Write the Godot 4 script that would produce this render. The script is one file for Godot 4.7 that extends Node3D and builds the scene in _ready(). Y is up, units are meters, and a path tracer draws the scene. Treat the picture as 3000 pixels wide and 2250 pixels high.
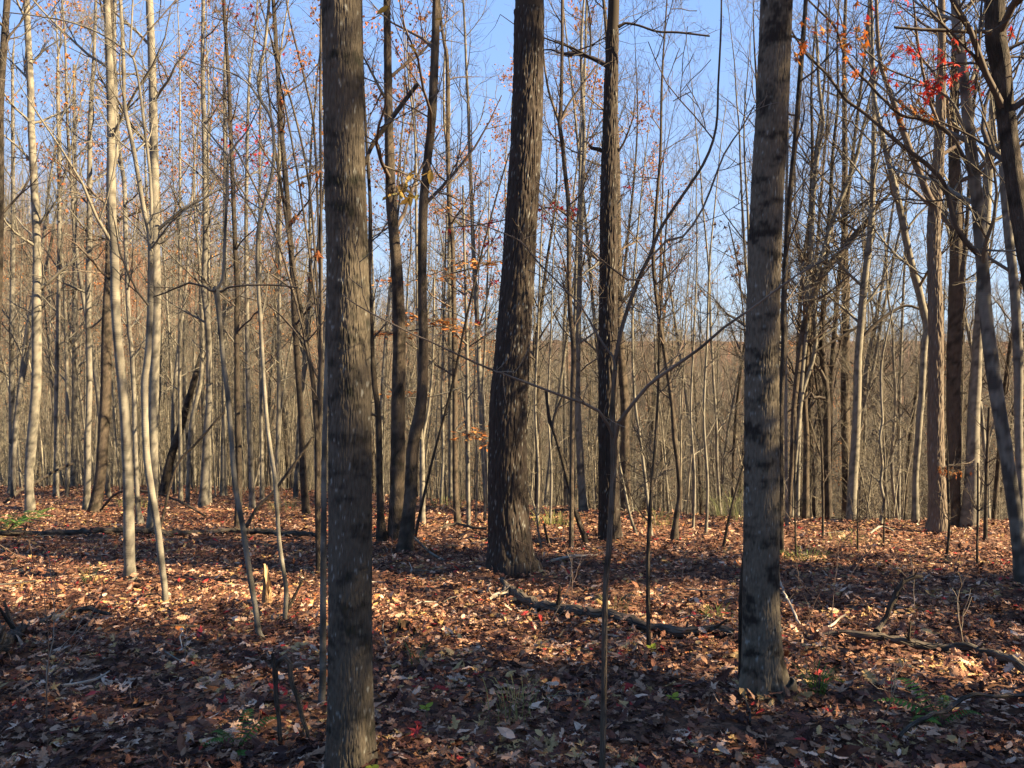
extends Node3D

const BANKS := [[-0.74, 3.81, 0.03, 0.25], [0.0, 9.4, 0.1, 0.5], [1.47, 12.37, 0.09, 0.4], [1.485, 4.84, 0.07, 0.27], [-1.6, 11.6, 0.1, 0.5], [-4.17, 9.06, 0.05, 0.25], [5.3, 8.6, 0.06, 0.3]]
var taken := {}
var mats := {}
var rough := FastNoiseLite.new()      # bark furrows
var patchy := FastNoiseLite.new()     # moss and lichen
var lumps := FastNoiseLite.new()      # the lie of the ground
var leaf_shapes := []


# ---------------------------------------------------------------- geometry collector
class Geo:
	var v := PackedVector3Array()
	var n := PackedVector3Array()
	var t := PackedVector2Array()
	var c := PackedColorArray()
	var i := PackedInt32Array()

	func tube(p: PackedVector3Array, r: PackedFloat32Array, sides: int, col: Color, capped := false) -> void:
		var first := v.size()
		var count := p.size()
		var side := Vector3.ZERO
		var along := 0.0
		for k in count:
			var dir := (p[mini(k + 1, count - 1)] - p[maxi(k - 1, 0)]).normalized()
			if k == 0:
				side = dir.cross(Vector3.FORWARD if absf(dir.z) < 0.8 else Vector3.RIGHT).normalized()
			else:
				side = (side - dir * side.dot(dir)).normalized()
				along += p[k].distance_to(p[k - 1])
			var other := dir.cross(side)
			for j in sides + 1:
				var a := TAU * j / sides
				var out := side * cos(a) + other * sin(a)
				v.append(p[k] + out * r[k])
				n.append(out)
				t.append(Vector2(a * r[0], along))
				c.append(col)
		for k in count - 1:
			for j in sides:
				var a := first + k * (sides + 1) + j
				var d := a + sides + 1
				i.append(a); i.append(d); i.append(d + 1)
				i.append(a); i.append(d + 1); i.append(a + 1)
		if capped:
			for e in 2:
				var k: int = 0 if e == 0 else count - 1
				var dir := (p[0] - p[1]).normalized() if e == 0 else (p[k] - p[k - 1]).normalized()
				var m := v.size()
				v.append(p[k] + dir * r[k] * 0.15); n.append(dir); t.append(Vector2.ZERO); c.append(col * 1.3)
				for j in sides + 1:
					v.append(v[first + k * (sides + 1) + j]); n.append(dir); t.append(Vector2(j, 0.1)); c.append(col)
				for j in sides:
					i.append(m)
					i.append(m + 1 + j + (0 if e == 0 else 1))
					i.append(m + 1 + j + (1 if e == 0 else 0))

	func face(points: Array, col: Color) -> void:      # a fan, flat
		var first := v.size()
		var up: Vector3 = (points[2] - points[0]).cross(points[1] - points[0]).normalized()
		for q in points:
			v.append(q); n.append(up); t.append(Vector2(q.x, q.z)); c.append(col)
		for k in points.size() - 2:
			i.append(first); i.append(first + k + 1); i.append(first + k + 2)

	func mesh(m: Material) -> ArrayMesh:
		var a := []
		a.resize(Mesh.ARRAY_MAX)
		a[Mesh.ARRAY_VERTEX] = v
		a[Mesh.ARRAY_NORMAL] = n
		a[Mesh.ARRAY_TEX_UV] = t
		a[Mesh.ARRAY_COLOR] = c
		a[Mesh.ARRAY_INDEX] = i
		var out := ArrayMesh.new()
		out.add_surface_from_arrays(Mesh.PRIMITIVE_TRIANGLES, a)
		out.surface_set_material(0, m)
		return out


# ---------------------------------------------------------------- names and nodes
func numbered(called: String) -> String:
	taken[called] = taken.get(called, -1) + 1
	return called if taken[called] == 0 else "%s_%03d" % [called, taken[called]]


func tag(o: Node3D, label: String, category: String, group := "") -> Node3D:
	o.set_meta("label", label)
	o.set_meta("category", category)
	if group:
		o.set_meta("group", group)
	return o


func thing(called: String, label: String, category: String, at: Vector3, group := "") -> Node3D:
	var o := Node3D.new()
	o.name = numbered(called)
	add_child(o)
	o.position = at
	tag(o, label, category, group)
	return o


func part(called: String, mesh: Mesh, parent: Node3D) -> MeshInstance3D:
	var o := MeshInstance3D.new()
	var k := 0
	while parent.has_node(called if k == 0 else "%s_%03d" % [called, k]):
		k += 1
	o.name = called if k == 0 else "%s_%03d" % [called, k]
	o.mesh = mesh
	parent.add_child(o)
	return o


func ground(x: float, z: float) -> float:
	var d := -z
	var h := -0.118 * maxf(d, -30.0)
	var over := maxf(0.0, d - lerpf(27.0, 15.0, smoothstep(-12.0, 8.0, x)))
	h -= 0.34 * over * over / (over + 5.0)
	if d > 60.0:
		var a := x / d
		var far := lerpf(27.0, -10.0, smoothstep(-0.66, 0.08, a))
		var rise := lerpf(-19.0, far, smoothstep(72.0, 185.0, d)) + 10.0 * smoothstep(420.0, 950.0, d)
		rise += (2.0 * lumps.get_noise_2d(x * 0.12, z * 0.12) + 6.0 * lumps.get_noise_2d(x * 0.018 + 5.0, z * 0.018)) * smoothstep(80.0, 160.0, d)
		h = maxf(h, rise)
	h += 0.06 * lumps.get_noise_2d(x * 1.1, z * 1.1) + 0.034 * lumps.get_noise_2d(x * 5.0 + 40.0, z * 5.0)
	if d > 2.0 and d < 16.0:              # leaves and soil bank up round the feet of the larger trunks
		for q in BANKS:
			var away := Vector2(x - q[0], d - q[1]).length_squared()
			if away < 1.0:
				h += q[2] * exp(-away / (q[3] * q[3]))
	return h


# ---------------------------------------------------------------- growing
func smooth_line(p: PackedVector3Array, r: PackedFloat32Array, step: float) -> Array:
	var q := PackedVector3Array()
	var s := PackedFloat32Array()
	for k in p.size() - 1:
		var a := p[maxi(k - 1, 0)]
		var b := p[k]
		var c := p[k + 1]
		var d := p[mini(k + 2, p.size() - 1)]
		var parts := maxi(1, int(round(b.distance_to(c) / step)))
		for m in parts:
			var f := float(m) / parts
			q.append(b.cubic_interpolate(c, a, d, f))
			s.append(lerpf(r[k], r[k + 1], f))
	q.append(p[-1])
	s.append(r[-1])
	return [q, s]


func mottled(g: Geo, first: int, pale: Color, dark: Color, scale: float, level: float) -> void:
	# patches of lichen and moss, each with an outline of its own
	for k in range(first, g.v.size()):
		var p := g.v[k] * scale
		var m := patchy.get_noise_3d(p.x, p.y * 1.5, p.z)
		var fine := patchy.get_noise_3d(p.x * 3.3 + 50.0, p.y * 7.0, p.z * 3.3)
		var f := clampf((m + 0.55 * fine - level) * 6.0, 0.0, 1.0)
		var s := 1.0 + 0.5 * patchy.get_noise_3d(p.x * 6.1 + 20.0, p.y * 10.0, p.z * 6.1)
		g.c[k] = pale.lerp(dark, f) * s


func sprout(g: Geo, p: Vector3, dir: Vector3, length: float, r: float, level: int, kids: Array, rnd: RandomNumberGenerator, col: Color, leaves: Geo = null, leafy := 0.0, tones := []) -> void:
	var segs: int = [5, 4, 3, 3][level]
	var pts := PackedVector3Array([p])
	var rad := PackedFloat32Array([r])
	var dirs := [dir]
	for s in segs:
		dir = (dir + Vector3(rnd.randf_range(-1, 1), rnd.randf_range(-1, 1), rnd.randf_range(-1, 1)) * 0.24 + Vector3.UP * 0.07).normalized()
		p += dir * length / segs
		pts.append(p)
		rad.append(maxf(r * (1.0 - 0.75 * (s + 1.0) / segs), 0.0022))
		dirs.append(dir)
	g.tube(pts, rad, 5 if level == 0 else 3, col)
	if level < kids.size():
		var count: int = kids[level]
		for k in count:
			var at := clampf((k + rnd.randf_range(0.4, 1.2)) / count, 0.15, 1.0) * segs
			var j := mini(int(at), segs - 1)
			var from := pts[j].lerp(pts[j + 1], at - j)
			var away := Vector3(rnd.randf_range(-1, 1), rnd.randf_range(-0.7, 1), rnd.randf_range(-1, 1)).normalized()
			var d: Vector3 = (dirs[j] * 0.75 + away * 0.85).normalized()
			sprout(g, from, d, length * rnd.randf_range(0.38, 0.62) * (1.15 - 0.4 * at / segs), maxf(rad[j] * 0.55, 0.0024), level + 1, kids, rnd, col * rnd.randf_range(0.9, 1.1), leaves, leafy, tones)
	if leaves != null and level >= kids.size() - 1:
		for k in (6 if leafy > 0.8 else 3):
			if rnd.randf() < leafy:
				var at2 := pts[1 + rnd.randi() % segs] + Vector3(rnd.randf_range(-1, 1), rnd.randf_range(-1, 1), rnd.randf_range(-1, 1)) * 0.06
				tree_leaf(leaves, at2, rnd, tones[rnd.randi() % tones.size()], rnd.randf_range(0.05, 0.085) * (1.5 if leafy > 0.8 else 1.15))


func tree_leaf(g: Geo, p: Vector3, rnd: RandomNumberGenerator, col: Color, size: float) -> void:
	var b := Basis.from_euler(Vector3(rnd.randf_range(-1.2, 1.2), rnd.randf() * TAU, rnd.randf_range(-1.2, 1.2)))
	var o := p - b.y * size * 0.2
	var fold := rnd.randf_range(0.1, 0.3) * size
	var tip := o + b.z * size
	var mid := o + b.z * size * 0.5
	var l := mid + b.x * size * 0.36 + b.y * fold
	var l2 := o + b.z * size * 0.85 + b.x * size * 0.2 + b.y * fold * 0.6
	var r := mid - b.x * size * 0.36 + b.y * fold
	var r2 := o + b.z * size * 0.85 - b.x * size * 0.2 + b.y * fold * 0.6
	var k := col * rnd.randf_range(0.75, 1.25)
	g.face([o, l, l2, tip], k)
	g.face([o, tip, r2, r], k)


func crown(g: Geo, q: PackedVector3Array, s: PackedFloat32Array, low: float, count: int, reach: float, kids: Array, rnd: RandomNumberGenerator, col: Color, leaves: Geo = null, leafy := 0.0, tones := [], steep := 0.55) -> void:
	# limbs from LOW (a height above the base) to the top of the trunk line q
	var a := 0
	while a < q.size() - 2 and q[a].y - q[0].y < low:
		a += 1
	var turn := rnd.randf() * TAU
	for k in count:
		var f := (k + rnd.randf()) / count
		var at := clampi(int(lerpf(a, q.size() - 1, f)), 0, q.size() - 1)
		turn += 2.4 + rnd.randf_range(-0.5, 0.5)
		var up := rnd.randf_range(steep - 0.25, steep + 0.35)
		var dir := Vector3(cos(turn) * cos(up), sin(up), sin(turn) * cos(up))
		sprout(g, q[at], dir, reach * rnd.randf_range(0.6, 1.15) * (1.0 - 0.55 * f), clampf(s[at] * 0.45, 0.004, 0.06), 0, kids, rnd, col, leaves, leafy, tones)


func bark_skin(g: Geo, q: PackedVector3Array, s: PackedFloat32Array, sides: int, relief: float, grain: float, pale: Color, dark: Color, level: float, flare := 0.0) -> void:
	# a furrowed trunk: real relief, ridges that run up the trunk and join
	var count := q.size()
	var first := g.v.size()
	var along := 0.0
	for k in count:
		var dir := (q[mini(k + 1, count - 1)] - q[maxi(k - 1, 0)]).normalized()
		var side := (Vector3.RIGHT - dir * dir.x).normalized()
		var other := dir.cross(side)
		if k > 0:
			along += q[k].distance_to(q[k - 1])
		for j in sides + 1:
			var a := TAU * (j % sides) / sides
			var out := side * cos(a) + other * sin(a)
			var u := out * s[k] * grain
			var f1 := rough.get_noise_3d(u.x, along * grain * 0.12, u.z)
			var f2 := rough.get_noise_3d(u.x * 2.3 + 31.0, along * grain * 0.4, u.z * 2.3)
			var f3 := rough.get_noise_3d(u.x * 0.9 + 7.0, along * grain * 0.9, u.z * 0.9 + 11.0)
			var ridge := 1.0 - minf(1.0, absf(f1) * 4.2)
			var h := (0.5 - pow(ridge, 1.5)) * relief + f2 * relief * 0.6 + f3 * relief * 0.55
			h += 0.05 * s[k] * patchy.get_noise_3d(out.x * 0.8, along * 0.7, out.z * 0.8)
			if flare > 0.0:
				var near := exp(-along * 5.5)
				h += near * flare * (0.5 + 0.5 * sin(a * 4.0 + 0.6) + 0.4 * sin(a * 7.0 + 2.0)) * s[k]
			g.v.append(q[k] + out * (s[k] + h))
			g.n.append(out)
			g.t.append(Vector2(a * s[0], along))
			g.c.append(pale)
	for k in count - 1:
		for j in sides:
			var a := first + k * (sides + 1) + j
			var d := a + sides + 1
			g.i.append(a); g.i.append(d); g.i.append(d + 1)
			g.i.append(a); g.i.append(d + 1); g.i.append(a + 1)
	for k in g.n.size() - first:          # normals of the relief
		var row := k / (sides + 1)
		var col := k % (sides + 1)
		var e := g.v[first + row * (sides + 1) + (col + 1) % sides] - g.v[first + row * (sides + 1) + (col + sides - 1) % sides]
		var w := g.v[first + mini(row + 1, count - 1) * (sides + 1) + col] - g.v[first + maxi(row - 1, 0) * (sides + 1) + col]
		g.n[first + k] = e.cross(w).normalized()
	for k in range(first, g.v.size()):
		var p := g.v[k]
		var m := patchy.get_noise_3d(p.x * 4.0, p.y * 7.5, p.z * 4.0) + 0.45 * patchy.get_noise_3d(p.x * 17.0, p.y * 21.0, p.z * 17.0) + 0.3 * patchy.get_noise_3d(p.x * 50.0, p.y * 30.0, p.z * 50.0)
		var f := clampf((m - level) * 1.9, 0.0, 1.0)
		var lichen := patchy.get_noise_3d(p.x * 24.0 + 9.0, p.y * 16.0, p.z * 24.0)
		var base := pale * (1.0 + 0.4 * patchy.get_noise_3d(p.x * 60.0, p.y * 25.0, p.z * 60.0))
		if lichen > 0.46:
			base = base.lerp(Color(0.25, 0.26, 0.23), 0.6)
		g.c[k] = base.lerp(dark, f)


func read_line(line: Array) -> Array:
	var p := PackedVector3Array()
	var r := PackedFloat32Array()
	for k in range(0, line.size(), 4):
		p.append(Vector3(line[k], line[k + 1], line[k + 2]))
		r.append(line[k + 3])
	return [p, r]


func extended(p: PackedVector3Array, r: PackedFloat32Array, top: float, rnd: RandomNumberGenerator) -> void:
	# carries a stem on above the picture to its full height
	var last := p[-1]
	var dir := (p[-1] - p[-2]).normalized()
	var start := r[-1]
	var goal := ground(last.x, last.z) + top
	var from := last.y
	while last.y < goal - 0.3:
		dir = (dir + Vector3(rnd.randf_range(-0.12, 0.12), 0.25, rnd.randf_range(-0.12, 0.12))).normalized()
		last += dir * minf(1.0, goal - last.y + 0.1)
		p.append(last)
		r.append(lerpf(start, 0.006, clampf((last.y - from) / (goal - from), 0.0, 1.0)))


# A tree that the photograph shows by itself. LINE: x, y, z, radius of the stem from the ground up, in metres.
func tree(called: String, label: String, category: String, bark: String, line: Array, o := {}) -> Node3D:
	var rnd := RandomNumberGenerator.new()
	rnd.seed = hash(label)
	var got := read_line(line)
	var p: PackedVector3Array = got[0]
	var r: PackedFloat32Array = got[1]
	var foot := Vector3(p[0].x, ground(p[0].x, p[0].z), p[0].z)
	p[0].y = foot.y
	p.insert(0, p[0] - Vector3(0, 0.15, 0))
	r.insert(0, r[0] * 1.05)
	for k in range(2, p.size()):          # stems wander a little towards and away from the eye as well
		p[k].z += 0.03 * sin(p[k].y * 1.7 + p[0].x * 5.0) * minf(1.0, k * 0.3)
	if o.get("top", 0.0) > 0.0:
		extended(p, r, o.top, rnd)
	var t := thing(called, label, category, foot, o.get("group", ""))
	for k in p.size():
		p[k] -= foot
	var tone: Array = tones_of(bark)
	var g := Geo.new()
	var q: PackedVector3Array
	var s: PackedFloat32Array
	if o.has("relief"):
		var sm := smooth_line(p, r, o.get("step", 0.02))
		var cut := 0                      # the furrowed skin up to a little above the picture
		q = sm[0]
		s = sm[1]
		while cut < q.size() - 1 and q[cut].y < o.skin:
			cut += 1
		bark_skin(g, q.slice(0, cut + 1), s.slice(0, cut + 1), o.sides, o.relief, o.grain, tone[0], tone[1], o.get("moss", 0.3), o.get("flare", 0.0))
		if cut < q.size() - 10:
			var rest := smooth_line(q.slice(cut), s.slice(cut), 0.5)
			g.tube(rest[0], rest[1], 14, tone[0])
		part("trunk", g.mesh(mats.relief), t)
	else:
		var sm := smooth_line(p, r, o.get("step", 0.055))
		q = sm[0]
		s = sm[1]
		for k in s.size():
			s[k] *= 1.0 + 0.09 * patchy.get_noise_2d(q[k].y * 3.0 + foot.x * 9.0, 3.0) + 0.25 * exp(-maxf(q[k].y, 0.0) * 7.0) * o.get("flare", 1.0)
		g.tube(q, s, o.get("sides", 14), tone[0])
		mottled(g, 0, tone[0], tone[1], 2.6, o.get("moss", 0.18))
		part("trunk", g.mesh(mats[tone[2]]), t)
	if o.get("limbs", 0) > 0:
		var b := Geo.new()
		var lv: Geo = Geo.new() if o.has("leaf_tones") else null
		var few := smooth_line(p, r, 0.4)
		crown(b, few[0], few[1], o.get("low", 2.0) * (1.0 if o.has("relief") else 0.75), int(o.limbs * (1.0 if o.has("relief") else 1.35)), o.get("reach", 1.6), o.get("kids", [7, 5]), rnd, tone[0] * 0.9, lv, o.get("leafy", 0.0), o.get("leaf_tones", []), o.get("steep", 0.6))
		part("crown", b.mesh(mats.twig), t)
		if lv != null and lv.v.size():
			part("foliage", lv.mesh(mats.leaf), t)
	return t


# A limb that the photograph shows by itself, with its own twigs.
func limb(t: Node3D, bark: String, line: Array, twigs := 0, reach := 0.4, called := "limb") -> MeshInstance3D:
	var rnd := RandomNumberGenerator.new()
	rnd.seed = hash(str(line[0]) + str(line.size()))
	var got := read_line(line)
	var p: PackedVector3Array = got[0]
	for k in p.size():
		p[k] -= t.position
	var sm := smooth_line(p, got[1], 0.08)
	var q: PackedVector3Array = sm[0]
	var s: PackedFloat32Array = sm[1]
	var g := Geo.new()
	var tone: Array = tones_of(bark)
	g.tube(q, s, 8, tone[0])
	mottled(g, 0, tone[0], tone[1], 3.0, 0.15)
	for k in twigs:
		var at := clampi(int((k + rnd.randf_range(0.5, 1.0)) / twigs * q.size()), 1, q.size() - 2)
		var dir := (q[at + 1] - q[at - 1]).normalized()
		var away := Vector3(rnd.randf_range(-1, 1), rnd.randf_range(-0.6, 1), rnd.randf_range(-1, 1)).normalized()
		sprout(g, q[at], (dir * 0.7 + away).normalized(), reach * rnd.randf_range(0.5, 1.2), maxf(s[at] * 0.5, 0.0025), 1, [0, 3], rnd, tone[0])
	return part(called, g.mesh(mats.twig), t)


func tones_of(bark: String) -> Array:
	match bark:
		"mossy": return [Color(0.076, 0.065, 0.048), Color(0.026, 0.024, 0.019), "bark"]
		"blotched": return [Color(0.106, 0.090, 0.065), Color(0.024, 0.022, 0.017), "bark"]
		"oak": return [Color(0.036, 0.029, 0.023), Color(0.022, 0.019, 0.015), "bark"]
		"dark": return [Color(0.077, 0.064, 0.049), Color(0.033, 0.029, 0.023), "bark"]
		"brown": return [Color(0.118, 0.095, 0.070), Color(0.054, 0.046, 0.035), "bark"]
		"pale": return [Color(0.162, 0.150, 0.117), Color(0.077, 0.072, 0.059), "smooth"]
		"grey": return [Color(0.140, 0.131, 0.106), Color(0.058, 0.054, 0.045), "smooth"]
		"bleached": return [Color(0.282, 0.243, 0.192), Color(0.154, 0.128, 0.096), "smooth"]
	return [Color(0.154, 0.134, 0.102), Color(0.077, 0.064, 0.051), "smooth"]


# ---------------------------------------------------------------- materials
func make_materials() -> void:
	var bark_noise := FastNoiseLite.new()
	bark_noise.seed = 5
	bark_noise.frequency = 1.0
	bark_noise.fractal_octaves = 2
	var furrow := Image.create_empty(128, 256, false, Image.FORMAT_RGB8)
	var rings := Image.create_empty(64, 256, false, Image.FORMAT_RGB8)
	for y in 256:
		for x in 128:
			var a := TAU * x / 128.0
			var b := TAU * y / 256.0
			var k := absf(bark_noise.get_noise_3d(cos(a) * 1.9, sin(a) * 1.9, cos(b) * 0.5) + 0.6 * bark_noise.get_noise_3d(cos(a) * 1.9 + 9.0, sin(a) * 1.9, sin(b) * 0.5))
			var h := clampf(k * 2.2, 0.0, 1.0)
			furrow.set_pixel(x, y, Color(h, h, h))
		for x in 64:
			var a := TAU * x / 64.0
			var b := TAU * y / 256.0
			var h := 0.5 + 0.5 * bark_noise.get_noise_3d(cos(a) * 0.35, cos(b) * 3.2 + 0.3 * sin(a), sin(b) * 3.2)
			rings.set_pixel(x, y, Color(h, h, h))
	for m in ["relief", "bark", "smooth", "twig", "leaf", "litter", "ground", "rot"]:
		var s := StandardMaterial3D.new()
		s.resource_name = m
		s.vertex_color_use_as_albedo = m != "ground"
		s.roughness = 0.9
		s.metallic_specular = 0.3
		mats[m] = s
	for m in ["bark", "smooth"]:
		mats[m].heightmap_enabled = true
		mats[m].heightmap_texture = ImageTexture.create_from_image(furrow if m == "bark" else rings)
		mats[m].heightmap_scale = 1.6 if m == "bark" else 0.22
		mats[m].uv1_scale = Vector3(5.0, 2.2, 1.0) if m == "bark" else Vector3(4.0, 2.5, 1.0)
	mats.leaf.backlight_enabled = true
	mats.leaf.backlight = Color(0.8, 0.8, 0.8)
	mats.leaf.roughness = 0.7
	mats.litter.roughness = 0.75
	mats.litter.backlight_enabled = true
	mats.litter.backlight = Color(0.25, 0.25, 0.25)
	var cells := FastNoiseLite.new()
	cells.seed = 21
	cells.noise_type = FastNoiseLite.TYPE_CELLULAR
	cells.cellular_return_type = FastNoiseLite.RETURN_CELL_VALUE
	cells.frequency = 0.05
	cells.domain_warp_enabled = true
	cells.domain_warp_amplitude = 12.0
	cells.domain_warp_frequency = 0.06
	var ramp := Gradient.new()
	ramp.offsets = PackedFloat32Array([0.0, 0.25, 0.45, 0.6, 0.75, 0.9])
	ramp.colors = PackedColorArray([Color(0.037, 0.021, 0.015), Color(0.088, 0.044, 0.025), Color(0.150, 0.075, 0.043), Color(0.056, 0.031, 0.020), Color(0.188, 0.106, 0.062), Color(0.237, 0.163, 0.112)])
	for k in ramp.colors.size():
		ramp.set_color(k, ramp.get_color(k).linear_to_srgb())
	ramp.interpolation_mode = Gradient.GRADIENT_INTERPOLATE_CONSTANT
	var mosaic := NoiseTexture2D.new()
	mosaic.width = 1024
	mosaic.height = 1024
	mosaic.seamless = true
	mosaic.noise = cells
	mosaic.color_ramp = ramp
	mats.ground.albedo_texture = mosaic
	mats.ground.uv1_triplanar = true
	mats.ground.uv1_world_triplanar = true
	mats.ground.uv1_scale = Vector3(0.23, 0.23, 0.23)


# ---------------------------------------------------------------- fallen leaves
func lifted(q: Vector2, bend: Vector3) -> Vector3:
	return Vector3(q.x, bend.x * q.length_squared() * 0.6 + bend.y * absf(q.x) + bend.z * q.x * q.y + 0.07 * sin(q.x * 7.0 + q.y * 5.0), q.y) * 0.5


func leaf_mesh(kind: String, rnd: RandomNumberGenerator) -> ArrayMesh:
	var rim: Array[Vector2] = []
	match kind:
		"maple":                        # five lobes
			for k in 5:
				var a := lerpf(-2.3, 2.3, k / 4.0)
				var far: float = [0.5, 0.86, 1.0, 0.86, 0.5][k]
				rim.append(Vector2(sin(a - 0.24), cos(a - 0.24)) * far * 0.58)
				rim.append(Vector2(sin(a - 0.1), cos(a - 0.1)) * far * 0.7)
				rim.append(Vector2(sin(a), cos(a)) * far)
				rim.append(Vector2(sin(a + 0.1), cos(a + 0.1)) * far * 0.7)
				rim.append(Vector2(sin(a + 0.24), cos(a + 0.24)) * far * 0.58)
				if k < 4:
					rim.append(Vector2(sin(a + 0.57), cos(a + 0.57)) * 0.3)
			rim.append(Vector2(0.03, -0.22))
			rim.append(Vector2(0.0, -0.62))
			rim.append(Vector2(-0.03, -0.22))
		"oak":                          # rounded lobes along a long blade
			for k in 13:
				var f := k / 12.0
				rim.append(Vector2((0.12 + 0.38 * sin(PI * pow(f, 0.8))) * (1.0 if k % 2 else 0.5), lerpf(-0.75, 1.0, f)))
			for k in 12:
				var f := 1.0 - (k + 1) / 12.0
				rim.append(Vector2(-(0.12 + 0.38 * sin(PI * pow(f, 0.8))) * (0.5 if k % 2 else 1.0), lerpf(-0.75, 1.0, f)))
		_:                              # a plain pointed blade
			for k in 7:
				var f := k / 6.0
				rim.append(Vector2(0.42 * sin(PI * pow(f, 0.75)), lerpf(-0.8, 1.0, f)))
			for k in 5:
				var f := 1.0 - (k + 1) / 6.0
				rim.append(Vector2(-0.42 * sin(PI * pow(f, 0.75)), lerpf(-0.8, 1.0, f)))
	var curl := rnd.randf_range(-0.1, 0.5)
	var fold := rnd.randf_range(-0.15, 0.45)
	var twist := rnd.randf_range(-0.35, 0.35)
	var g := Geo.new()
	var bend := Vector3(curl, fold, twist)
	var ring: Array[Vector3] = []
	for q in rim:
		ring.append(lifted(q, bend) + Vector3(0, rnd.randf_range(-0.03, 0.05), 0))
	var heart: Vector3 = lifted(Vector2(0, 0.1), bend)
	for k in ring.size():
		var shade := 1.0 + 0.12 * sin(k * 1.9)
		g.face([heart, ring[k], ring[(k + 1) % ring.size()]], Color(shade, shade, shade))
	return g.mesh(mats.litter)


func litter_color(rnd: RandomNumberGenerator, x: float, z: float) -> Color:
	var m := rnd.randf() + 0.42 * lumps.get_noise_2d(x * 1.3, z * 1.3 + 90.0)
	var c: Color
	if m < 0.27: c = Color(0.042, 0.019, 0.014)
	elif m < 0.45: c = Color(0.100, 0.043, 0.029)
	elif m < 0.60: c = Color(0.175, 0.076, 0.042)
	elif m < 0.73: c = Color(0.235, 0.128, 0.072)
	elif m < 0.86: c = Color(0.35, 0.21, 0.13)
	elif m < 0.945: c = Color(0.46, 0.32, 0.225)
	elif m < 0.965: c = Color(0.32, 0.12, 0.04)
	elif m < 0.993: c = Color(0.32, 0.035, 0.03)
	else: c = Color(0.36, 0.24, 0.10)
	return c * rnd.randf_range(0.75, 1.2)


func scatter_leaves(floor_: Node3D) -> void:
	var rnd := RandomNumberGenerator.new()
	rnd.seed = 77
	for kind in ["maple", "maple", "maple", "maple", "oak", "oak", "blade", "blade"]:
		leaf_shapes.append(leaf_mesh(kind, rnd))
	var heap := thing("leaf_litter", "brown, tan and rust fallen leaves covering the whole forest floor", "fallen leaves", Vector3.ZERO)
	heap.set_meta("kind", "stuff")
	var places := []
	var tints := []
	for k in leaf_shapes.size():
		places.append([])
		tints.append([])
	var single := 0
	var bands := [[1.2, 4.3, 900.0], [4.3, 8.0, 760.0], [8.0, 12.0, 480.0], [12.0, 18.0, 260.0], [18.0, 30.0, 130.0], [30.0, 44.0, 30.0]]
	for b in bands:
		var wide0: float = 0.72 * b[0] + 1.6
		var wide1: float = 0.72 * b[1] + 1.6
		var count := int((wide0 + wide1) * (b[1] - b[0]) * b[2])
		for k in count:
			var d := sqrt(lerpf(b[0] * b[0], b[1] * b[1], rnd.randf()))
			var x := rnd.randf_range(-1, 1) * (0.72 * d + 1.6)
			var z := -d
			var s := rnd.randf_range(0.055, 0.115) * (1.12 if d > 12.0 else 1.35 if d < 7.0 and rnd.randf() < 0.12 else 1.0)
			if rnd.randf() < 0.16:
				s *= 0.5                       # broken bits
			var tilt := rnd.randfn(0.0, 0.34 if rnd.randf() < 0.8 else 0.8)
			var basis := Basis(Vector3(cos(rnd.randf() * TAU), 0, sin(rnd.randf() * TAU)).normalized(), tilt) * Basis(Vector3.UP, rnd.randf() * TAU)
			if rnd.randf() < 0.4:
				basis = basis * Basis(Vector3.RIGHT, PI)
			var y := ground(x, z) + absf(rnd.randfn(0.0, 0.02)) + 0.006 + absf(sin(tilt)) * s * 0.3
			var w := Transform3D(basis.scaled_local(Vector3(s, s, s) * Vector3(rnd.randf_range(0.8, 1.0), 1.0, 1.0)), Vector3(x, y, z))
			var which := rnd.randi() % leaf_shapes.size()
			var c := litter_color(rnd, x, z)
			if single < 300 and d > 3.35 and d < 3.85 and absf(x) < 0.6 * d and y - ground(x, z) > 0.024:
				var l := part("leaf", leaf_shapes[which], floor_)
				l.transform = w
				l.material_override = leaf_paint(c)
				single += 1
			else:
				places[which].append(w)
				tints[which].append(c)
	for k in leaf_shapes.size():
		var mm := MultiMesh.new()
		mm.transform_format = MultiMesh.TRANSFORM_3D
		mm.use_colors = true
		mm.mesh = leaf_shapes[k]
		mm.instance_count = places[k].size()
		for j in places[k].size():
			mm.set_instance_transform(j, places[k][j])
			mm.set_instance_color(j, tints[k][j])
		var o := MultiMeshInstance3D.new()
		o.name = "leaves" if k == 0 else "leaves_%03d" % k
		o.multimesh = mm
		o.set_meta("kind", "stuff")
		heap.add_child(o)


func leaf_paint(c: Color) -> StandardMaterial3D:
	# a few shared paints for the leaves that stand by themselves
	var key := "paint%d_%d_%d" % [int(c.r * 12.0), int(c.g * 14.0), int(c.b * 8.0)]
	if not mats.has(key):
		var m: StandardMaterial3D = mats.litter.duplicate()
		m.albedo_color = c.linear_to_srgb()
		mats[key] = m
	return mats[key]


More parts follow.
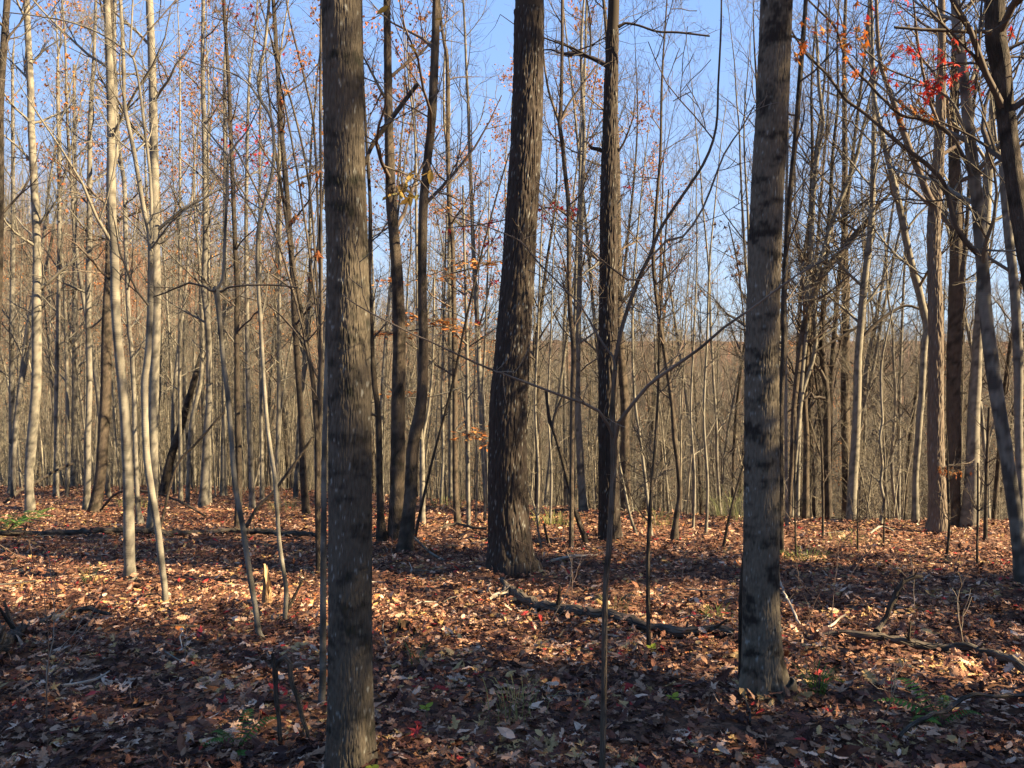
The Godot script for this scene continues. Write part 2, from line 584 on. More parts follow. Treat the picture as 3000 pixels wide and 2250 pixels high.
# ---------------------------------------------------------------- ground
func build_ground() -> MeshInstance3D:
	var g := Geo.new()
	var xs := []
	var ds := []
	for k in range(-150, 151):
		var f := absf(k) / 150.0
		xs.append(signf(k) * (16.0 * f + 1800.0 * pow(f, 7.0)))
	var d := -60.0
	while d < 2200.0:
		ds.append(d)
		d += 3.0 if d < -3.0 else 0.3 if d < 1.0 else 0.1 if d < 18.0 else 0.1 + (d - 18.0) * 0.035
	var wide := xs.size()
	for dd in ds:
		for x in xs:
			g.v.append(Vector3(x, ground(x, -dd), -dd))
			g.t.append(Vector2(x, dd))
			g.c.append(Color.WHITE)
			g.n.append(Vector3.UP)
	for j in ds.size() - 1:
		for k in wide - 1:
			var a := j * wide + k
			g.i.append(a); g.i.append(a + wide); g.i.append(a + wide + 1)
			g.i.append(a); g.i.append(a + wide + 1); g.i.append(a + 1)
	for j in ds.size():
		for k in wide:
			var e := g.v[j * wide + mini(k + 1, wide - 1)] - g.v[j * wide + maxi(k - 1, 0)]
			var w := g.v[mini(j + 1, ds.size() - 1) * wide + k] - g.v[maxi(j - 1, 0) * wide + k]
			g.n[j * wide + k] = e.cross(w).normalized()
			if g.n[j * wide + k].y < 0.0:
				g.n[j * wide + k] = -g.n[j * wide + k]
	var o := MeshInstance3D.new()
	o.name = "ground"
	o.mesh = g.mesh(mats.ground)
	add_child(o)
	tag(o, "forest floor sloping away to a valley and a far hillside", "ground")
	o.set_meta("kind", "structure")
	return o


# ---------------------------------------------------------------- trees of the thicket
func stem_line(h: float, r: float, wander: float, lean: float, rnd: RandomNumberGenerator) -> Array:
	var p := PackedVector3Array([Vector3(0, -0.3, 0)])
	var s := PackedFloat32Array([r * 1.25])
	var turn := rnd.randf() * TAU
	var dir := Vector3(sin(lean) * cos(turn), cos(lean), sin(lean) * sin(turn))
	var at := Vector3(0, -0.3, 0)
	var steps := int(h / 0.7)
	for k in steps:
		dir = (dir + Vector3(rnd.randf_range(-1, 1), 0.0, rnd.randf_range(-1, 1)) * wander + Vector3.UP * 0.05).normalized()
		at += dir * (h + 0.3) / steps
		p.append(at)
		s.append(maxf(r * (1.0 - pow((k + 1.0) / steps, 1.3)), 0.006))
	return [p, s]


func thicket_parts(look: String, number: int, fine: bool) -> Array:
	# [stem, crown, foliage or null] of one kind of bare tree
	var rnd := RandomNumberGenerator.new()
	rnd.seed = hash(look) + number * 71
	var how: Dictionary = {
		"slender": {"h": 15.0, "r": 0.047, "w": 0.05, "lean": 0.03, "low": 2.5, "n": 22, "reach": 2.0, "bark": "pale"},
		"straight": {"h": 16.0, "r": 0.066, "w": 0.025, "lean": 0.02, "low": 4.0, "n": 22, "reach": 2.2, "bark": "grey"},
		"forked": {"h": 13.0, "r": 0.06, "w": 0.06, "lean": 0.05, "low": 3.5, "n": 16, "reach": 2.0, "bark": "grey", "fork": 3.2},
		"leaning": {"h": 13.0, "r": 0.048, "w": 0.06, "lean": 0.2, "low": 3.0, "n": 18, "reach": 1.9, "bark": "pale"},
		"crooked": {"h": 11.0, "r": 0.042, "w": 0.13, "lean": 0.07, "low": 2.0, "n": 20, "reach": 1.8, "bark": "pale"},
		"stout": {"h": 17.0, "r": 0.12, "w": 0.03, "lean": 0.02, "low": 5.0, "n": 18, "reach": 3.4, "bark": "brown"},
		"young": {"h": 7.5, "r": 0.022, "w": 0.07, "lean": 0.06, "low": 1.0, "n": 14, "reach": 1.1, "bark": "pale"},
		"dark": {"h": 14.0, "r": 0.062, "w": 0.05, "lean": 0.05, "low": 2.5, "n": 20, "reach": 2.3, "bark": "dark"},
		"rusty": {"h": 14.0, "r": 0.06, "w": 0.05, "lean": 0.04, "low": 6.0, "n": 17, "reach": 2.0, "bark": "grey", "leafy": 0.4, "tones": [Color(0.36, 0.14, 0.04), Color(0.28, 0.1, 0.04), Color(0.42, 0.2, 0.06)]},
		"leafy": {"h": 15.5, "r": 0.16, "w": 0.04, "lean": 0.02, "low": 3.0, "n": 26, "reach": 3.4, "bark": "brown", "leafy": 0.95, "tones": [Color(0.25, 0.12, 0.05), Color(0.32, 0.17, 0.06), Color(0.14, 0.13, 0.04)]},
	}[look]
	var line := stem_line(how.h, how.r, how.w, how.lean, rnd)
	var tone := tones_of(how.bark)
	var sm := smooth_line(line[0], line[1], 0.1 if fine else 0.7)
	var st := Geo.new()
	st.tube(sm[0], sm[1], 9 if fine else 5, tone[0])
	var cr := Geo.new()
	var lv: Geo = Geo.new() if how.has("leafy") else null
	var kids := [7, 5] if fine else [5, 3]
	if look == "young":
		kids = [6, 4]
	if look == "leafy":
		kids = [8, 7]
	crown(cr, line[0], line[1], how.low, how.n, how.reach, kids, rnd, tone[0] * 0.85, lv, how.get("leafy", 0.0), how.get("tones", []), 0.75)
	if how.has("fork"):
		var k := int(how.fork / 0.7)
		var second := stem_line(how.h - how.fork, how.r * 0.75, how.w, 0.22, rnd)
		for j in second[0].size():
			second[0][j] += line[0][k] + Vector3(0, 0.25, 0)
		var s2 := smooth_line(second[0], second[1], 0.2 if fine else 0.7)
		st.tube(s2[0], s2[1], 8 if fine else 5, tone[0])
		crown(cr, second[0], second[1], 1.2, 10, how.reach * 0.9, kids, rnd, tone[0] * 0.85, null, 0.0, [], 0.75)
	for k in (18 if fine else 5):          # dead twigs low on the stem
		var j := 1 + rnd.randi() % mini(11, line[0].size() - 2)
		var a := rnd.randf() * TAU
		sprout(cr, line[0][j], Vector3(cos(a), 0.25, sin(a)).normalized(), rnd.randf_range(0.25, 0.9), 0.006, 1, [0, 3] if fine else [0, 1], rnd, tone[0] * 0.9)
	mottled(st, 0, tone[0], tone[1], 1.5, 0.16)
	return [st, cr, lv, tone[2]]


func between(px: float) -> String:
	var marks := [
		[-0.62, "wood end"], [-0.585, "pale wavy trunk"], [-0.515, "twin stemmed tree"], [-0.44, "curved sunlit sapling"], [-0.34, "knobby sapling"], [-0.2, "big mossy trunk"],
		[-0.125, "dark twin trunks"], [-0.005, "great furrowed oak"], [0.12, "dark ridged trunk"], [0.303, "blotched trunk"], [0.42, "pale straight trunk"], [0.515, "thick clearing trunk"], [0.6, "leaning mottled trunk"],
	]
	for k in marks.size() - 1:
		if px < marks[k + 1][0]:
			return "between %s and %s" % [marks[maxi(k, 0)][1], marks[k + 1][1]]
	return "past the leaning mottled trunk"


func build_thicket() -> void:
	var rnd := RandomNumberGenerator.new()
	rnd.seed = 404
	var looks := ["slender", "straight", "forked", "leaning", "crooked", "stout", "young", "dark", "rusty", "slender", "young", "crooked"]
	var protos := []
	for k in looks.size():
		var made := thicket_parts(looks[k], k, true)
		var o := Node3D.new()
		part("trunk", made[0].mesh(mats[made[3]]), o)
		part("crown", made[1].mesh(mats.twig), o)
		if made[2] != null and made[2].v.size():
			part("foliage", made[2].mesh(mats.leaf), o)
		protos.append(o)
	var spots: Array[Vector2] = []
	var tries := 0
	while spots.size() < 255 and tries < 20000:
		tries += 1
		var d := sqrt(lerpf(17.0 * 17.0, 44.0 * 44.0, pow(rnd.randf(), 1.25)))
		var x := rnd.randf_range(-0.66, 0.66) * d
		if d < lerpf(22.0, 15.5, smoothstep(-12.0, 8.0, x)) + (3.0 if x > 3.0 else 0.0):
			continue
		var ok := true
		for q in spots:
			if q.distance_to(Vector2(x, d)) < 0.85:
				ok = false
				break
		if ok:
			spots.append(Vector2(x, d))
	for q in spots:
		var k := rnd.randi() % looks.size()
		if looks[k] == "stout" and rnd.randf() < 0.5:
			k = 0
		if looks[k] == "rusty" and q.x / q.y > -0.25 and rnd.randf() < 0.7:
			k = 4
		if q.x / q.y < 0.1 and q.y > 20.0 and rnd.randf() < (0.14 if q.x / q.y < -0.25 else 0.05):
			k = 8
		if q.x > 4.0 and looks[k] != "dark" and rnd.randf() < 0.3:
			k = 7
		var o: Node3D = protos[k].duplicate()
		o.name = numbered("%s_tree" % ("rusty_leaved" if looks[k] == "rusty" else looks[k]))
		add_child(o)
		o.position = Vector3(q.x, ground(q.x, -q.y), -q.y)
		o.rotation = Vector3(rnd.randfn(0.0, 0.035), rnd.randf() * TAU, rnd.randfn(0.0, 0.035))
		var s := rnd.randf_range(0.8, 1.2)
		o.scale = Vector3(s, s * rnd.randf_range(0.92, 1.1), s)
		var place := between(q.x / q.y)
		var where := "at front edge of thicket" if q.y < 21.0 else "near front of thicket" if q.y < 26.0 else "in mid thicket" if q.y < 31.0 else "well inside thicket" if q.y < 37.0 else "deep in thicket"
		tag(o, "%s %s %s" % ["rusty leaved tree" if looks[k] == "rusty" else looks[k] + " bare tree", where, place], "tree", "trees of the thicket " + place)
	for o in protos:
		o.free()


func build_far_wood() -> void:
	var rnd := RandomNumberGenerator.new()
	rnd.seed = 909
	var wood := thing("distant_forest", "far bare forest filling the valley and covering the hillside", "forest", Vector3.ZERO)
	wood.set_meta("kind", "stuff")
	var looks := ["slender", "forked", "straight", "crooked", "stout", "rusty", "young"]
	var share := [0.22, 0.17, 0.16, 0.16, 0.06, 0.07, 0.16]
	var shapes := []
	var where := []
	var tint := []
	for k in looks.size():
		var made := thicket_parts(looks[k], 60 + k, false)
		var m: ArrayMesh = made[0].mesh(mats.twig)
		var c: Geo = made[1]
		var a := []
		a.resize(Mesh.ARRAY_MAX)
		a[Mesh.ARRAY_VERTEX] = c.v; a[Mesh.ARRAY_NORMAL] = c.n; a[Mesh.ARRAY_TEX_UV] = c.t; a[Mesh.ARRAY_COLOR] = c.c; a[Mesh.ARRAY_INDEX] = c.i
		m.add_surface_from_arrays(Mesh.PRIMITIVE_TRIANGLES, a)
		m.surface_set_material(1, mats.twig)
		if made[2] != null and made[2].v.size():
			c = made[2]
			a[Mesh.ARRAY_VERTEX] = c.v; a[Mesh.ARRAY_NORMAL] = c.n; a[Mesh.ARRAY_TEX_UV] = c.t; a[Mesh.ARRAY_COLOR] = c.c; a[Mesh.ARRAY_INDEX] = c.i
			m.add_surface_from_arrays(Mesh.PRIMITIVE_TRIANGLES, a)
			m.surface_set_material(2, mats.leaf)
		shapes.append(m)
		where.append([])
		tint.append([])
	for ring in [[40.0, 75.0, 2100], [75.0, 130.0, 2400], [130.0, 230.0, 3600], [230.0, 420.0, 1700], [420.0, 1000.0, 2600]]:
		for n in ring[2]:
			var d := sqrt(lerpf(ring[0] * ring[0], ring[1] * ring[1], rnd.randf()))
			var x := rnd.randf_range(-0.74, 0.74) * d
			var pick := rnd.randf()
			var k := 0
			while k < share.size() - 1 and pick > share[k]:
				pick -= share[k]
				k += 1
			if x / d < -0.12 and d > 100.0 and d < 230.0 and rnd.randf() < 0.16:
				k = 5                          # rusty crowns on the slope
			var s := rnd.randf_range(0.6, 1.25) * (1.0 if d < 420.0 else 1.5)
			var b := Basis(Vector3.UP, rnd.randf() * TAU).scaled_local(Vector3(s, s * rnd.randf_range(0.85, 1.1), s))
			where[k].append(Transform3D(b, Vector3(x, ground(x, -d), -d)))
			var clump := lumps.get_noise_2d(x * 0.06, d * 0.06)
			var g := rnd.randf_range(0.7, 1.4) * (1.0 + 0.5 * clump)
			tint[k].append(Color(g, g * rnd.randf_range(0.97, 1.02), g * rnd.randf_range(0.92, 1.02)))
	for k in shapes.size():
		var mm := MultiMesh.new()
		mm.transform_format = MultiMesh.TRANSFORM_3D
		mm.use_colors = true
		mm.mesh = shapes[k]
		mm.instance_count = where[k].size()
		for j in where[k].size():
			mm.set_instance_transform(j, where[k][j])
			mm.set_instance_color(j, tint[k][j])
		var o := MultiMeshInstance3D.new()
		o.name = "far_trees" if k == 0 else "far_trees_%03d" % k
		o.multimesh = mm
		o.set_meta("kind", "stuff")
		wood.add_child(o)


func build_beside() -> void:
	# the wood goes on outside the picture on the sun's side: these leafy trees cast the shade that lies over the near floor
	var made := thicket_parts("leafy", 3, true)
	var spots := [[8.5, 0.2], [11.0, 2.4], [15.0, 0.4], [20.0, -0.3], [12.0, 7.2], [17.0, 5.8], [23.0, 4.7], [6.5, -2.0], [12.5, -0.6], [27.0, 2.6]]
	var proto := Node3D.new()
	part("trunk", made[0].mesh(mats.bark), proto)
	part("crown", made[1].mesh(mats.twig), proto)
	part("foliage", made[2].mesh(mats.leaf), proto)
	var k := 0
	for q in spots:
		var o: Node3D = proto.duplicate()
		o.name = numbered("leafy_oak")
		add_child(o)
		o.position = Vector3(q[0], ground(q[0], -q[1]), -q[1])
		o.rotation.y = k * 2.1
		o.scale = Vector3.ONE * [1.0, 1.12, 0.94][k % 3]
		tag(o, "brown leaved oak standing outside the view, shading the near forest floor", "tree", "leafy oaks beside the clearing")
		k += 1
	proto.free()


func build_undergrowth() -> void:
	# the thin stems between the trees that nobody could count
	var rnd := RandomNumberGenerator.new()
	rnd.seed = 616
	var brush := thing("undergrowth", "countless thin pale saplings and brush between the trees beyond the leaf covered rise", "brush", Vector3.ZERO)
	brush.set_meta("kind", "stuff")
	for k in 3:
		var made := thicket_parts("young", 30 + k, true)
		var m: ArrayMesh = made[0].mesh(mats.twig)
		var c: Geo = made[1]
		var a := []
		a.resize(Mesh.ARRAY_MAX)
		a[Mesh.ARRAY_VERTEX] = c.v; a[Mesh.ARRAY_NORMAL] = c.n; a[Mesh.ARRAY_TEX_UV] = c.t; a[Mesh.ARRAY_COLOR] = c.c; a[Mesh.ARRAY_INDEX] = c.i
		m.add_surface_from_arrays(Mesh.PRIMITIVE_TRIANGLES, a)
		m.surface_set_material(1, mats.twig)
		var mm := MultiMesh.new()
		mm.transform_format = MultiMesh.TRANSFORM_3D
		mm.use_colors = true
		mm.mesh = m
		mm.instance_count = 480
		for j in 480:
			var d := sqrt(lerpf(17.0 * 17.0, 62.0 * 62.0, rnd.randf()))
			var x := rnd.randf_range(-0.7, 0.7) * d
			if d < lerpf(23.0, 16.0, smoothstep(-12.0, 8.0, x)):
				d += 8.0
			var s := rnd.randf_range(0.35, 1.25)
			mm.set_instance_transform(j, Transform3D(Basis.from_euler(Vector3(rnd.randfn(0, 0.06), rnd.randf() * TAU, rnd.randfn(0, 0.06))).scaled_local(Vector3(s, s, s)), Vector3(x, ground(x, -d), -d)))
			var g := rnd.randf_range(0.7, 1.55)
			mm.set_instance_color(j, Color(g, g * 0.97, g * 0.92))
		var o := MultiMeshInstance3D.new()
		o.name = "saplings" if k == 0 else "saplings_%03d" % k
		o.multimesh = mm
		o.set_meta("kind", "stuff")
		brush.add_child(o)


# ---------------------------------------------------------------- small things
func fallen(called: String, label: String, category: String, bark: String, line: Array, group := "", lift := 0.0) -> Node3D:
	# wood lying on the floor: y of LINE counts from the ground
	var rnd := RandomNumberGenerator.new()
	rnd.seed = hash(label) + int(line[0] * 100.0)
	var got := read_line(line)
	var p: PackedVector3Array = got[0]
	for k in p.size():
		p[k].y += ground(p[k].x, p[k].z) + got[1][k] * 1.05 + 0.012 + lift
	var foot := p[0]
	for k in p.size():
		p[k] -= foot
	var sm := smooth_line(p, got[1], 0.06)
	var s: PackedFloat32Array = sm[1]
	for k in s.size():
		s[k] *= 1.0 + 0.34 * patchy.get_noise_2d(k * 0.5 + foot.x * 7.0, 8.0)
		sm[0][k] += Vector3(patchy.get_noise_2d(k * 0.3, foot.x), 0.6 * patchy.get_noise_2d(k * 0.35, 30.0 + foot.z), patchy.get_noise_2d(k * 0.3, 60.0 + foot.x)) * s[k] * 1.1
	var g := Geo.new()
	var tone := tones_of(bark)
	if s[s.size() / 2] > 0.014:            # snapped side shoots
		for k in 5:
			var at := 1 + rnd.randi() % (s.size() - 2)
			var away := Vector3(rnd.randf_range(-1, 1), rnd.randf_range(0.1, 1), rnd.randf_range(-1, 1)).normalized()
			var reach := s[at] * rnd.randf_range(2.0, 6.0)
			g.tube(PackedVector3Array([sm[0][at], sm[0][at] + away * reach * 0.6, sm[0][at] + away * reach + Vector3(0, 0.01, 0)]), PackedFloat32Array([s[at] * 0.5, s[at] * 0.3, s[at] * 0.22]), 6, tone[0], true)
	g.tube(sm[0], s, 10, tone[0], true)
	mottled(g, 0, tone[0], tone[1], 6.0, 0.08)
	var o := MeshInstance3D.new()
	o.name = numbered(called)
	o.mesh = g.mesh(mats[tone[2]])
	add_child(o)
	o.position = foot
	tag(o, label, category, group)
	return o


func snag(called: String, label: String, x: float, z: float, r: float, h: float, jag: float, outer: Color, inner: Color) -> void:
	# a broken stump: an outer skin with torn spikes, hollow inside
	var rnd := RandomNumberGenerator.new()
	rnd.seed = hash(label)
	var t := thing(called, label, "stump", Vector3(x, ground(x, z), z))
	var sides := 26
	var tops := PackedFloat32Array()
	for j in sides:
		tops.append(h * clampf(1.0 - jag * (0.5 + 0.5 * sin(TAU * j / sides + 1.0)) - rnd.randf() * 0.16, 0.12, 1.0))
	for shell in 2:
		var g := Geo.new()
		for k in 13:
			for j in sides + 1:
				var a := TAU * (j % sides) / sides
				var f := k / 12.0
				var rr := r * (1.0 - 0.3 * f) * (1.0 + 0.14 * sin(a * 5.0 + f * 3.0) + 0.1 * patchy.get_noise_3d(cos(a) * 3.0, f * 4.0, sin(a) * 3.0)) + r * 0.35 * exp(-f * 9.0)
				if shell == 1:
					rr = rr * 0.7
				g.v.append(Vector3(cos(a) * rr, tops[j % sides] * f - 0.03, sin(a) * rr))
				g.n.append(Vector3(cos(a), 0.0, sin(a)) * (1.0 if shell == 0 else -1.0))
				g.t.append(Vector2(a * r, f * h))
				g.c.append((outer if shell == 0 else inner) * (1.0 + 0.4 * patchy.get_noise_3d(cos(a) * 6.0, f * 3.0, sin(a) * 6.0)))
		for k in 12:
			for j in sides:
				var a := k * (sides + 1) + j
				var d := a + sides + 1
				for q in ([a, d, d + 1, a, d + 1, a + 1] if shell == 1 else [a, d + 1, d, a, a + 1, d + 1]):
					g.i.append(q)
		if shell == 0:
			pass
		part("shell" if shell == 0 else "hollow", g.mesh(mats.bark if shell == 0 else mats.rot), t)


func fern(label: String, x: float, z: float, fronds: Array, group := "") -> void:
	# FRONDS: [direction, length, rise]
	var t := thing("fern", label, "fern", Vector3(x, ground(x, z), z), group)
	for f in fronds:
		var g := Geo.new()
		var along := Vector3(cos(f[0]), 0, sin(f[0]))
		var across := Vector3(-along.z, 0, along.x)
		var p := PackedVector3Array()
		var r := PackedFloat32Array()
		for k in 16:
			var u := k / 15.0
			p.append(along * f[1] * u + Vector3.UP * (0.02 + f[2] * sin(u * 2.3)))
			r.append(lerpf(0.003, 0.0008, u))
		g.tube(p, r, 4, Color(0.07, 0.09, 0.02))
		for k in range(1, 16):
			var w: float = f[1] * 0.2 * sin(PI * pow(k / 16.0, 0.6))
			for s in [-1.0, 1.0]:
				var o := p[k]
				var tip: Vector3 = o + across * s * w + along * w * 0.35 + Vector3.DOWN * w * 0.25
				var fat: Vector3 = along * f[1] * 0.028
				var green := Color(0.055, 0.13, 0.022) * (0.8 + 0.4 * fmod(k * 0.37, 1.0))
				g.face([o - fat * 0.6, o.lerp(tip, 0.5) - fat, tip, o.lerp(tip, 0.5) + fat, o + fat * 0.6], green)
		part("frond", g.mesh(mats.leaf), t)


func grass_tuft(label: String, x: float, z: float, blades: int, high: float, wide: float, tone: Color, group := "") -> void:
	var rnd := RandomNumberGenerator.new()
	rnd.seed = hash(label)
	var g := Geo.new()
	for k in blades:
		var a := rnd.randf() * TAU
		var o := Vector3(cos(a), 0, sin(a)) * wide * 0.35 * sqrt(rnd.randf())
		var out := Vector3(cos(a + rnd.randf_range(-0.7, 0.7)), 0, sin(a + rnd.randf_range(-0.7, 0.7)))
		var side := Vector3(-out.z, 0, out.x) * rnd.randf_range(0.0016, 0.003)
		var l := high * rnd.randf_range(0.5, 1.1)
		var c := tone * rnd.randf_range(0.7, 1.35)
		var p1: Vector3 = o + Vector3.UP * l * 0.55 + out * l * 0.15
		var p2: Vector3 = o + Vector3.UP * l * 0.8 + out * l * 0.42
		var p3: Vector3 = o + Vector3.UP * l * 0.78 + out * l * 0.75
		g.face([o - side, p1 - side, p1 + side, o + side], c)
		g.face([p1 - side, p2 - side * 0.8, p2 + side * 0.8, p1 + side], c)
		g.face([p2 - side * 0.8, p3, p2 + side * 0.8], c)
	var m := MeshInstance3D.new()
	m.name = numbered("grass_tuft")
	m.mesh = g.mesh(mats.leaf)
	add_child(m)
	m.position = Vector3(x, ground(x, z), z)
	tag(m, label, "grass", group)


func blade_leaf(col: Color) -> ArrayMesh:
	# an oval leaf, 1 long, with a folded midrib; the stalk end lies at the origin
	var g := Geo.new()
	for k in 6:
		var a := k / 6.0
		var b := (k + 1) / 6.0
		for s in [-1.0, 1.0]:
			var wa: float = 0.19 * sin(PI * pow(a, 0.85)) * s
			var wb: float = 0.19 * sin(PI * pow(b, 0.85)) * s
			g.face([Vector3(0, 0.12 * a * a, a), Vector3(wa, absf(wa) * 0.4 + 0.12 * a * a, a), Vector3(wb, absf(wb) * 0.4 + 0.12 * b * b, b), Vector3(0, 0.12 * b * b, b)], col * (1.0 if s > 0 else 0.9))
	return g.mesh(mats.leaf)


func star_leaf(col: Color) -> ArrayMesh:
	# a lobed maple leaf hanging from its stalk
	var g := Geo.new()
	var rim := []
	for k in 5:
		var a := lerpf(-2.2, 2.2, k / 4.0)
		var far: float = [0.3, 0.46, 0.55, 0.46, 0.3][k]
		rim.append(Vector3(sin(a - 0.2) * far * 0.6, 0.0, cos(a - 0.2) * far * 0.6 + 0.45))
		rim.append(Vector3(sin(a) * far, -0.1, cos(a) * far + 0.45))
		rim.append(Vector3(sin(a + 0.2) * far * 0.6, 0.0, cos(a + 0.2) * far * 0.6 + 0.45))
		if k < 4:
			rim.append(Vector3(sin(a + 0.55) * 0.17, 0.03, cos(a + 0.55) * 0.17 + 0.45))
	rim.append(Vector3(0.0, 0.0, 0.0))
	for k in rim.size():
		g.face([Vector3(0, 0.06, 0.42), rim[k], rim[(k + 1) % rim.size()]], col * (1.0 + 0.1 * sin(k * 2.0)))
	return g.mesh(mats.leaf)


func hang_leaves(t: Node3D, meshes: Array, centre: Vector3, spread: Vector3, count: int, size: float, seed_: int, droop := 0.6) -> void:
	# leaves one can pick apart, each a part of its tree, on short stalks round CENTRE
	var rnd := RandomNumberGenerator.new()
	rnd.seed = seed_
	var twigs := Geo.new()
	for k in count:
		var at := centre - t.position + Vector3(rnd.randfn(0, 0.5) * spread.x, rnd.randfn(0, 0.5) * spread.y, rnd.randfn(0, 0.5) * spread.z)
		var l := part("leaf", meshes[k % meshes.size()], t)
		var b := Basis(Vector3.UP, rnd.randf() * TAU) * Basis(Vector3.RIGHT, rnd.randf_range(0.1, 1.0) * droop + 0.1) * Basis(Vector3.BACK, rnd.randf_range(-0.7, 0.7))
		l.transform = Transform3D(b.scaled_local(Vector3.ONE * size * rnd.randf_range(0.75, 1.2)), at)
		var hub := centre - t.position
		twigs.tube(PackedVector3Array([hub, hub.lerp(at, 0.55) + Vector3(0, 0.04, 0), at]), PackedFloat32Array([0.003, 0.002, 0.0014]), 3, Color(0.12, 0.09, 0.06))
	part("twig", twigs.mesh(mats.twig), t)


func build_twigs() -> void:
	var rnd := RandomNumberGenerator.new()
	rnd.seed = 515
	for k in 60:                            # sticks among the leaves
		var d := sqrt(lerpf(3.6 * 3.6, 14.0 * 14.0, pow(rnd.randf(), 1.4)))
		var x := rnd.randf_range(-0.6, 0.6) * d
		var a := rnd.randf() * TAU
		var l := rnd.randf_range(0.2, 0.8)
		var r := rnd.randf_range(0.003, 0.009)
		var e := Vector2(cos(a), sin(a)) * l
		var y := rnd.randf_range(0.015, 0.05)
		fallen("stick", "thin dead stick lying among the fallen leaves", "stick", ["bleached", "grey", "dark"][k % 3], [x, y, -d, r, x + e.x * 0.5 + rnd.randf_range(-0.05, 0.05), y + rnd.randf_range(-0.01, 0.04), -d + e.y * 0.5, r * 0.85, x + e.x, y + rnd.randf_range(-0.01, 0.06), -d + e.y, r * 0.5], "thin sticks among the leaves")
	for k in 34:                            # leafless seedlings
		var d := sqrt(lerpf(3.8 * 3.8, 18.0 * 18.0, pow(rnd.randf(), 1.2)))
		var x := rnd.randf_range(-0.6, 0.6) * d
		var g := Geo.new()
		var tone := Color(0.14, 0.1, 0.075) if k % 2 else Color(0.22, 0.18, 0.13)
		sprout(g, Vector3(0, -0.02, 0), Vector3(rnd.randf_range(-0.2, 0.2), 1, rnd.randf_range(-0.2, 0.2)).normalized(), rnd.randf_range(0.3, 1.0), 0.0045, 0, [3, 2], rnd, tone)
		var m := MeshInstance3D.new()
		m.name = numbered("seedling")
		m.mesh = g.mesh(mats.twig)
		add_child(m)
		m.position = Vector3(x, ground(x, -d), -d)
		tag(m, "thin leafless seedling rising from the leaf covered floor", "seedling", "leafless seedlings on the forest floor")


func fresh_leaf(t: Node3D, _x: float, high: float, leaves: Array) -> void:
	var g := Geo.new()
	g.tube(PackedVector3Array([Vector3(0, -0.02, 0), Vector3(0.004, high * 0.6, 0.003), Vector3(0, high, 0)]), PackedFloat32Array([0.002, 0.0018, 0.0014]), 4, Color(0.12, 0.12, 0.04))
	part("stem", g.mesh(mats.twig), t)
	for q in leaves:
		var l := part("leaf", green[0], t)
		l.transform = Transform3D((Basis(Vector3.UP, q[0]) * Basis(Vector3.RIGHT, -0.1)).scaled_local(Vector3.ONE * q[1] * Vector3(1.5, 1, 1)), Vector3(0, high, 0))


